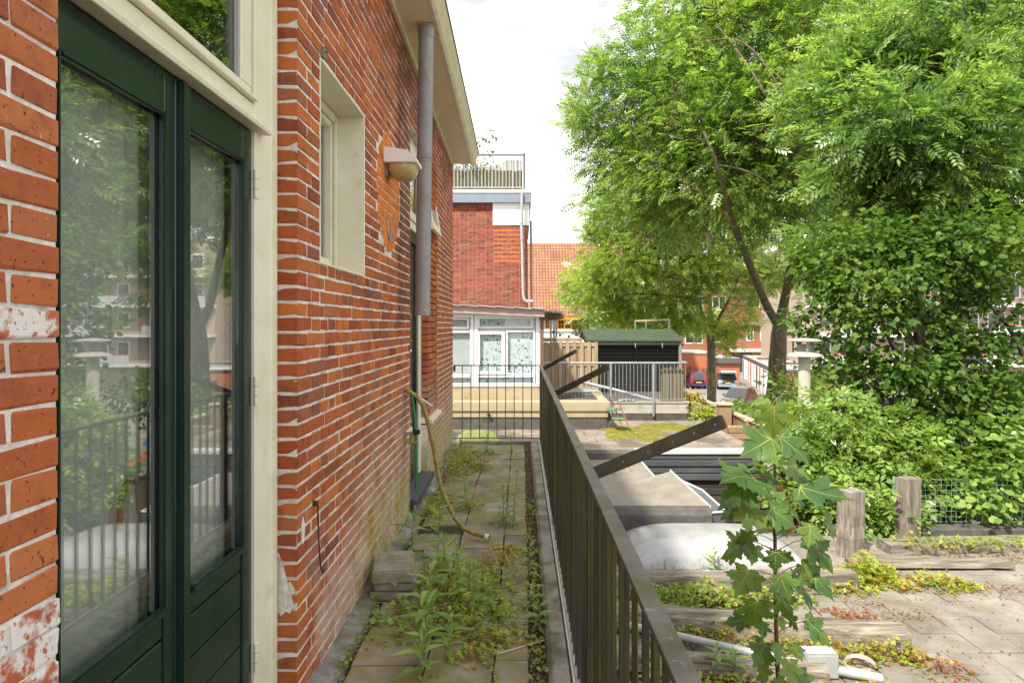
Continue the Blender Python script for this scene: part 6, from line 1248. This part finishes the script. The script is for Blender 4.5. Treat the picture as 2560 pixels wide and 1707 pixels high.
def leaf_mesh(v):
    m = MB(); cup = random.uniform(.08, .3); bend = random.uniform(.10, .38); rip = random.uniform(.02, .05); tw = random.uniform(-.1, .1)
    zf = lambda x, y: cup*.5*x*x*2-bend*y*y*.55-.30*abs(x)*cup+rip*math.sin(9*x+5*y+v)+tw*x*y
    rngs = [(1.0, 0), (.62, 1), (.28, 2)]; n = len(half); c = (0, .30)
    for sg in (1, -1):
        o = len(m.v)
        for k, _ in rngs:
            for (x, y) in half: xx, yy = sg*x*k, c[1]+(y-c[1])*k; xx = 0 if x == 0 else xx; m.v.append((xx, yy, zf(xx, yy)-.018*(k == 1.0)*math.sin(6.28*(x+y)*3)))
        m.v.append((0, c[1], zf(0, c[1])))
        for r in range(2):
            for j in range(n-1):
                f = (o+r*n+j, o+r*n+j+1, o+(r+1)*n+j+1, o+(r+1)*n+j); m.f.append(f if sg > 0 else f[::-1])
        for j in range(n-1): f = (o+2*n+j, o+2*n+j+1, o+3*n); m.f.append(f if sg > 0 else f[::-1])
    m.nf = len(m.f)
    for (tx, ty) in ((0, .98), (.60, .42), (-.60, .42), (.42, .0), (-.42, .0)):
        L2 = math.hypot(tx, ty); px_, py_ = -ty/L2, tx/L2; o = len(m.v)
        for q in range(7):
            k = q/6; w = .013*(1-k)+.003; x, y = tx*k, ty*k+.012*(1-k); m.v += [(x+px_*w, y+py_*w, zf(x, y)+.007), (x-px_*w, y-py_*w, zf(x, y)+.007)]
        for q in range(6): m.f.append((o+2*q, o+2*q+1, o+2*q+3, o+2*q+2))
    return m
lv = []
for i in range(7):
    me = bpy.data.meshes.new('leaf'); m = leaf_mesh(i); me.from_pydata(m.v, [], m.f)
    me.polygons.foreach_set('material_index', [0 if q < m.nf else 1 for q in range(len(me.polygons))])
    bm = bmesh.new(); bm.from_mesh(me); bmesh.ops.remove_doubles(bm, verts=bm.verts[:], dist=1e-5); bmesh.ops.recalc_face_normals(bm, faces=bm.faces[:]); bm.to_mesh(me); bm.free()
    me.polygons.foreach_set('use_smooth', [True]*len(me.polygons)); me.materials.append(MAT['leaf_sycamore']); me.materials.append(MAT['leaf_herb']); lv.append(me)
def vein_mesh():
    m = MB()
    for (x, y) in ((0, 1.0), (.62, .44), (-.62, .44), (.43, .03), (-.43, .03)):
        m.tube([(0, .0, .004), (x*.5, y*.5, .006-.06*y*y), (x*.96, y*.96, -.10*y*y)], [.010, .007, .002], 4, cap=False)
    return m
Z2 = lambda x, y: (1740+x/2.157, 980+y/2.157)
# blade base, blade tip (in the photo), width factor, facing (0 = seen flat, 1 = edge on), depth shift
LV = [((420,75),(410,215),1.15,.1,-.02),((400,60),(330,55),.9,.7,.05),((430,40),(500,60),.9,.6,.06),((405,250),(265,300),1.0,.35,-.05),((455,240),(575,335),.8,.6,-.03),((320,460),(140,430),1.1,.75,-.08),((480,410),(640,450),1.0,.65,.08),((300,480),(150,560),.8,.35,-.10),
      ((410,455),(330,475),1.0,.6,-.02),((560,520),(765,520),1.0,.75,-.04),((400,545),(470,610),1.0,.55,-.08),((520,570),(610,600),.8,.6,.05),((260,620),(140,650),.9,.6,-.05),((230,640),(360,680),1.0,.55,-.12),((400,630),(510,690),1.1,.45,-.15),((530,660),(600,700),.9,.5,.03),
      ((440,690),(480,760),.7,.3,-.05),((620,720),(600,800),1.15,.3,-.08),((700,690),(800,770),.9,.5,.02),((600,790),(700,910),.8,.6,0),((400,740),(320,740),.9,.7,.08),((310,770),(215,790),.9,.45,-.06),((270,800),(175,825),.9,.5,-.02),((320,830),(295,905),1.0,.3,-.10),((240,850),(150,890),1.0,.55,.05),
      ((430,860),(420,945),1.2,.25,-.14),((470,870),(540,910),.9,.6,.07),((570,930),(640,1030),.9,.45,0),((640,1000),(720,1075),.8,.5,-.02),((280,960),(215,1065),1.2,.15,-.08),((340,990),(290,1080),.8,.5,.06),((455,990),(490,1090),1.25,.2,-.14),((530,1020),(690,1140),.8,.65,.05),((455,1085),(490,1190),.8,.35,-.03),
      ((330,1130),(290,1235),1.25,.2,-.10),((370,1120),(430,1170),.9,.6,.07),((280,1230),(180,1250),.9,.7,.04),((360,1240),(350,1295),.8,.4,-.05),((455,1215),(470,1270),.8,.35,-.05),((500,1200),(570,1290),.7,.5,.04),((600,1230),(690,1310),.8,.6,0),((370,1350),(320,1430),.9,.4,-.02),((440,1360),(440,1425),.8,.3,-.06),
      ((520,1360),(560,1420),.9,.4,-.04),((500,1450),(520,1550),1.1,.25,-.10),((390,1440),(330,1480),.9,.5,.03),((360,1480),(370,1560),.9,.3,-.08),((560,1500),(610,1590),.8,.4,0),((440,1545),(470,1620),.9,.3,-.05)]
stem_w = [at(a, b, YS) for a, b in stem]
def stem_at(z):
    for a, b in zip(stem_w[:-1], stem_w[1:]):
        if a.z <= z <= b.z: return a.lerp(b, (z-a.z)/(b.z-a.z))
    return stem_w[-1] if z > stem_w[-1].z else stem_w[2]
vm = None
for i, (b0, b1, wf, edge, dy) in enumerate(LV):
    B = at(*Z2(*b0), YS+dy); Tp = at(*Z2(*b1), YS+dy+random.uniform(-.05, .05)); d = Tp-B; Ln = d.length
    fore = .45+.35*edge                                     # the blade also runs towards or away from us
    d = d+Vector((0, -1 if dy <= 0 else 1, -.1))*Ln*fore*.6; Ln2 = d.length; d.normalize()
    nrm = Vector((random.gauss(0, .15), -(1-edge)*1.3-.25, .35+edge*1.0)); nrm = (nrm-d*nrm.dot(d)).normalized(); sd_ = d.cross(nrm).normalized()
    M_ = Matrix((sd_, d, nrm)).transposed(); s = min(Ln2*1.14, .205)
    o = link('leaf', lv[i % 7], B, sp_); o.rotation_euler = M_.to_euler(); o.scale = (s*wf*.92, s, s)
    st_ = stem_at(B.z-.02-.25*abs(B.x-1.08)); midp = st_.lerp(B, .55)+Vector((0, 0, .01))
    MB().tube([st_, midp, B, B+d*.012], [.0022, .0018, .0016, .0012], 5, cap=False).build('leaf_stalk', MAT['red_stem' if i % 3 else 'green_stem'], sp_)

# ---------------------------------------------------------------- willowherb weeds
def weed(pos, h, lab, n=9, L_=.075, grp='upright willowherb weeds on the balcony', mat='leaf_willowherb', lean=(0, 0)):
    p = Vector(pos); t = thing('willowherb_plant', lab, 'weed', p, grp); lx, ly = lean if lean != (0, 0) else (random.gauss(0, .06), random.gauss(0, .06))
    pts = [p+Vector((lx*h*(i/5)**1.5, ly*h*(i/5)**1.5, h*i/5-.01)) for i in range(6)]
    MB().tube(pts, [.0032, .003, .0027, .0023, .0018, .001], 5, cap=False).build('stem', MAT['green_stem'], t)
    P_, D_, s_ = [], [], []; a0 = random.uniform(0, 6.28)
    for i in range(n):
        f = .12+.86*i/(n-1); q = p+Vector((lx*h*f**1.5, ly*h*f**1.5, h*f)); a = a0+i*R(90)+random.gauss(0, .15); sc = 1.4*L_*(.55+.8*math.sin(math.pi*min(1, f*.85+.12)))*(1.0 if f < .9 else .55)
        for k in (0, math.pi):
            P_.append(q); D_.append((math.cos(a+k), math.sin(a+k), .55*f-.05+random.gauss(0, .12))); s_.append(sc*random.uniform(.85, 1.15))
    for k in range(5): a = random.uniform(0, 6.28); P_.append(pts[-1]); D_.append((.5*math.cos(a), .5*math.sin(a), 1)); s_.append(L_*.45)
    V, F = leaf_array(np.array([tuple(q) for q in P_]), np.array(D_), np.array(s_), T_WILL, roll=.12); quadmesh('leaves', V, F, MAT[mat], t); return t
for (px, py, h, lab, n, L_) in ((1059,1644,.44,'tallest broad leaved willowherb at the near end of the balcony',10,.088), (1052,1704,.22,'willowherb cut by the bottom edge of the picture',7,.075), (1123,1637,.21,'short broad willowherb right of the tallest one near the front',7,.065), (1153,1505,.33,'willowherb rising out of the herb carpet in the middle',10,.075), (1173,1523,.26,'slender willowherb at the right edge of the herb carpet',9,.07),
                            (1095,1413,.42,'willowherb with dark leaves standing left of the hose end',8,.085), (1027,1399,.34,'willowherb close to the wall behind the block stack',8,.085), (1112,1450,.28,'willowherb just behind the block stack',8,.08), (1166,1274,.29,'willowherb growing from the joint left of the hose',11,.06), (1258,1313,.30,'left one of the willowherb pair right of the hose',10,.062), (1283,1317,.42,'right taller one of the willowherb pair right of the hose',12,.062),
                            (1322,1452,.26,'willowherb by the kerb in the middle',9,.055), (1326,1520,.15,'small willowherb by the kerb in front of the middle one',6,.05), (1347,1575,.14,'small willowherb by the kerb near the pale stalk',7,.06), (1177,1090,.24,'far willowherb beside the house corner',9,.05), (1218,1132,.25,'far willowherb in the middle of the balcony end',9,.05), (1200,1172,.22,'willowherb in front of the far middle one',9,.05), (1278,1129,.30,'far willowherb near the end of the railing',9,.05), (1137,1190,.16,'little willowherb by the far wall foot',7,.05)):
    weed(on_floor(px, py, .0), h, lab, n, L_)
for (px, py, h, lab, L_) in ((1790,1690,.22,'green willowherb on the terrace left of the sapling stem',.075), (1835,1700,.20,'second green willowherb left of the sapling stem',.07), (1690,1720,.25,'willowherb seen through the near railing bars',.08), (1640,1745,.25,'willowherb lowest behind the near railing bars',.08), (1790,1450,.30,'pale willowherb in front of the skylight dome',.07)):
    weed(on_floor(px, py, TZ), h, lab, 9, L_, grp='upright willowherb weeds on the terrace')

# ---------------------------------------------------------------- low herb carpets
def herb(name, blobs, lab, mats, z=0.0, n=500, size=.024, flowers=0, cat='herbs', grp=None, stems=40, hgt=.09):
    """blobs: (x, y, rx, ry, h)"""
    bx_ = blobs[0]; t = thing(name, lab, cat, (bx_[0], bx_[1], z), grp); w = np.array([b[2]*b[3] for b in blobs]); w = w/w.sum(); sm = MB(); fl_ = []
    for mi, (mt, share) in enumerate(mats):
        P_, D_ = [], []
        for (x, y, rx, ry, h), ww in zip(blobs, w):
            k = max(3, int(n*share*ww)); a = rng.uniform(0, 6.28, k); r = rng.uniform(0, 1, k)**.75*1.3; tuft = .5+.5*np.sin(x*40+a*3)
            zz = z+.008+h*rng.random(k)**1.3*np.clip(1-.55*r**2, .1, 1)*(.55+.45*tuft)
            p = np.stack([x+rx*r*np.cos(a), y+ry*r*np.sin(a), zz], 1); d = np.stack([np.cos(a)*r+rng.normal(0, .7, k), np.sin(a)*r+rng.normal(0, .7, k), rng.normal(.15, .3, k)], 1); P_.append(p); D_.append(d)
            for i in range(int(stems*share*ww)):
                q = p[rng.integers(k)]; sm.tube([(x+(q[0]-x)*.5, y+(q[1]-y)*.5, z), (x+(q[0]-x)*.85, y+(q[1]-y)*.85, z+(q[2]-z)*.7), tuple(q)], .0011, 3, cap=False)
            if mi == 0:
                for i in range(int(flowers*ww+.5)): fl_.append(p[rng.integers(k)]+np.array([0, 0, .02]))
        P_ = np.concatenate(P_); D_ = np.concatenate(D_); V, F = leaf_array(P_, D_, size*rng.uniform(.6, 1.35, len(P_)), T_HERB, roll=.45); quadmesh('foliage', V, F, MAT[mt], t)
    if sm.v: stuff(sm.build('stalks', MAT['red_stem'], t))
    if fl_:
        P_ = np.repeat(np.array(fl_), 5, 0); a = np.tile(np.arange(5)*2*math.pi/5, len(fl_)); D_ = np.stack([np.cos(a), np.sin(a), np.full(len(a), .25)], 1); V, F = leaf_array(P_, D_, np.full(len(a), .0085), [[np.array(q) for q in ((0,0,0), (.6,.35,0), (1,0,0), (.6,-.35,0))]], roll=.1); quadmesh('flowers', V, F, MAT['petal'], t)
    return t
G1 = [('leaf_herb', .66), ('leaf_willowherb', .31), ('leaf_red', .03)]; G2 = [('leaf_herb', .72), ('leaf_orange', .20), ('leaf_red', .08)]; G3 = [('leaf_red', .22), ('leaf_orange', .20), ('leaf_herb', .58)]
herb('herb_carpet', [(-.50, 3.62, .24, .34, .22), (-.33, 3.50, .20, .26, .18), (-.60, 3.35, .16, .18, .09), (-.42, 3.95, .22, .2, .10), (-.28, 3.28, .14, .12, .07)], 'yellow green flowering herb carpet spreading over the slabs by the block stack', G1, n=950, size=.030, flowers=18, stems=170)
herb('herb_clump', [(-.16, 3.75, .10, .20, .08), (-.10, 3.45, .10, .13, .08)], 'herbs with pink flowers along the right hand joint', G1, n=330, size=.024, flowers=7)
herb('herb_clump', [(-.09, 3.18, .14, .06, .05), (-.22, 3.02, .08, .07, .04)], 'reddish herb tuft in the cross joint near the front', G2, n=190, size=.024, flowers=2)
herb('herb_clump', [(-.10, 4.25, .14, .22, .09)], 'loose reddish herbs just past the hose end', G2, n=240, size=.022, flowers=3)
herb('herb_strip', [(.07, 3.6, .045, .5, .06), (.06, 4.4, .04, .4, .06), (.08, 2.9, .04, .25, .06), (.07, 5.4, .04, .3, .05)], 'green weeds growing in the litter strip beside the kerb', G1, n=420, size=.018)
herb('herb_strip', [(-.13, 2.75, .02, .28, .04), (-.13, 3.2, .02, .2, .03)], 'tiny herbs in the slab joint at the very front', G1, n=130, size=.014)
herb('herb_strip', [(-.79, 2.95, .03, .35, .03), (-.78, 3.35, .03, .2, .04)], 'moss and herbs in the gap along the grey skirting', G1, n=160, size=.014)
herb('herb_clump', [(-.74, 5.25, .09, .22, .14), (-.72, 5.7, .1, .2, .10)], 'yellowing herbs beside the slate step', G2, n=300, size=.026)
herb('herb_clump', [(-.72, 6.9, .13, .6, .14), (-.74, 7.7, .14, .45, .20), (-.62, 7.3, .2, .5, .06)], 'rusty orange herbs along the foot of the far wall', [('leaf_orange', .22), ('leaf_herb', .6), ('leaf_dry', .18)], n=900, size=.028)
herb('herb_clump', [(-.45, 7.0, .1, .15, .07), (-.42, 5.5, .09, .12, .08), (-.14, 5.1, .08, .14, .08), (-.42, 7.85, .12, .12, .08)], 'leafy tufts round the feet of the far willowherbs', G1, n=420, size=.022)
herb('herb_carpet', [(1.55, 5.72, .34, .22, .20), (1.95, 5.75, .26, .20, .16), (1.15, 5.7, .3, .2, .16), (2.3, 5.72, .2, .16, .10)], 'green and reddish herbs between the two long sleepers', G1, z=TZ, n=1500, size=.034, flowers=10, stems=120)
herb('herb_clump', [(3.22, 6.16, .24, .17, .30), (3.38, 6.3, .16, .12, .22)], 'big yellow green herb clump at the foot of the stubby post', [('leaf_herb', .85), ('leaf_orange', .15)], z=TZ, n=900, size=.040)
herb('herb_clump', [(3.80, 6.05, .22, .16, .16), (4.05, 6.0, .12, .1, .08)], 'orange yellow herb clump beside the loose plank', G2, z=TZ, n=420, size=.034)
herb('herb_clump', [(2.72, 6.05, .34, .16, .14), (2.95, 5.9, .2, .12, .10)], 'autumn coloured herbs at the sleeper end below the skylight', G2, z=TZ, n=520, size=.032)
herb('herb_carpet', [(2.55, 4.72, .30, .10, .17), (2.78, 4.70, .10, .08, .12), (2.2, 4.8, .2, .1, .12)], 'red and green herbs along the front of the bleached sleeper', G3, z=TZ, n=620, size=.030, flowers=9, stems=120)
herb('herb_carpet', [(1.55, 5.0, .4, .12, .15), (1.95, 4.85, .25, .1, .12), (1.2, 5.05, .3, .1, .12)], 'red speckled herbs between bleached sleeper and pipe', G3, z=TZ, n=800, size=.028, flowers=6)
herb('herb_carpet', [(1.5, 4.25, .35, .16, .14), (1.9, 4.2, .25, .14, .12), (1.1, 4.3, .3, .16, .12), (2.3, 4.25, .25, .1, .08)], 'herbs in front of the pipe at the bottom of the picture', G2, z=TZ, n=800, size=.028, flowers=7)
herb('herb_clump', [(2.90, 4.55, .17, .12, .14)], 'dark red herb tuft on the slabs right of the pipe end', [('leaf_red', .5), ('leaf_dry', .3), ('leaf_herb', .2)], z=TZ, n=110, size=.026)
herb('herb_clump', [(2.78, 5.35, .13, .12, .06), (2.6, 5.45, .1, .1, .04)], 'thin red herbs on the slabs behind the bleached sleeper', [('leaf_red', .6), ('leaf_dry', .4)], z=TZ, n=160, size=.024)
herb('herb_clump', [(3.15, 5.42, .2, .08, .02), (2.95, 5.6, .18, .1, .02), (4.35, 5.95, .25, .15, .03)], 'dry brown litter tuft in the middle of the terrace slabs', [('leaf_dry', 1.0)], z=TZ, n=260, size=.02)
herb('herb_strip', [(4.6, 6.9, .5, .12, .10), (5.3, 7.0, .5, .14, .06), (4.2, 6.95, .25, .12, .16)], 'green herbs growing over the flat sleeper by the fence', [('leaf_herb', .55), ('leaf_elder', .35), ('leaf_orange', .1)], z=TZ+.08, n=520, size=.034)
herb('herb_clump', [(1.35, 6.2, .3, .06, .24), (1.75, 6.2, .3, .06, .26), (2.2, 6.2, .3, .05, .12)], 'fine seeding stalks in front of the white skylight dome', [('leaf_dry', .5), ('leaf_herb', .5)], z=TZ, n=420, size=.014, stems=260)
herb('herb_clump', [(3.48, 5.95, .09, .07, .08)], 'single yellowed tuft on the slabs in front of the post', [('leaf_orange', .7), ('leaf_herb', .3)], z=TZ, n=110, size=.026)
tag(stuff(scatter(900, lambda: (random.uniform(1.9, 5.0), random.uniform(4.3, 7.0), TZ+random.uniform(.002, .008)), .011, 'fallen_leaves', MAT['leaf_dry'])), 'dry crumbs and leaves scattered over the terrace slabs', 'dead leaves')
tag(stuff(scatter(700, lambda: (4.3+random.random()*2.2, random.uniform(6.55, 6.9), TZ+random.uniform(.002, .012)), .014, 'fallen_leaves', MAT['leaf_dry'])), 'thick dry litter at the end of the loose plank', 'dead leaves')
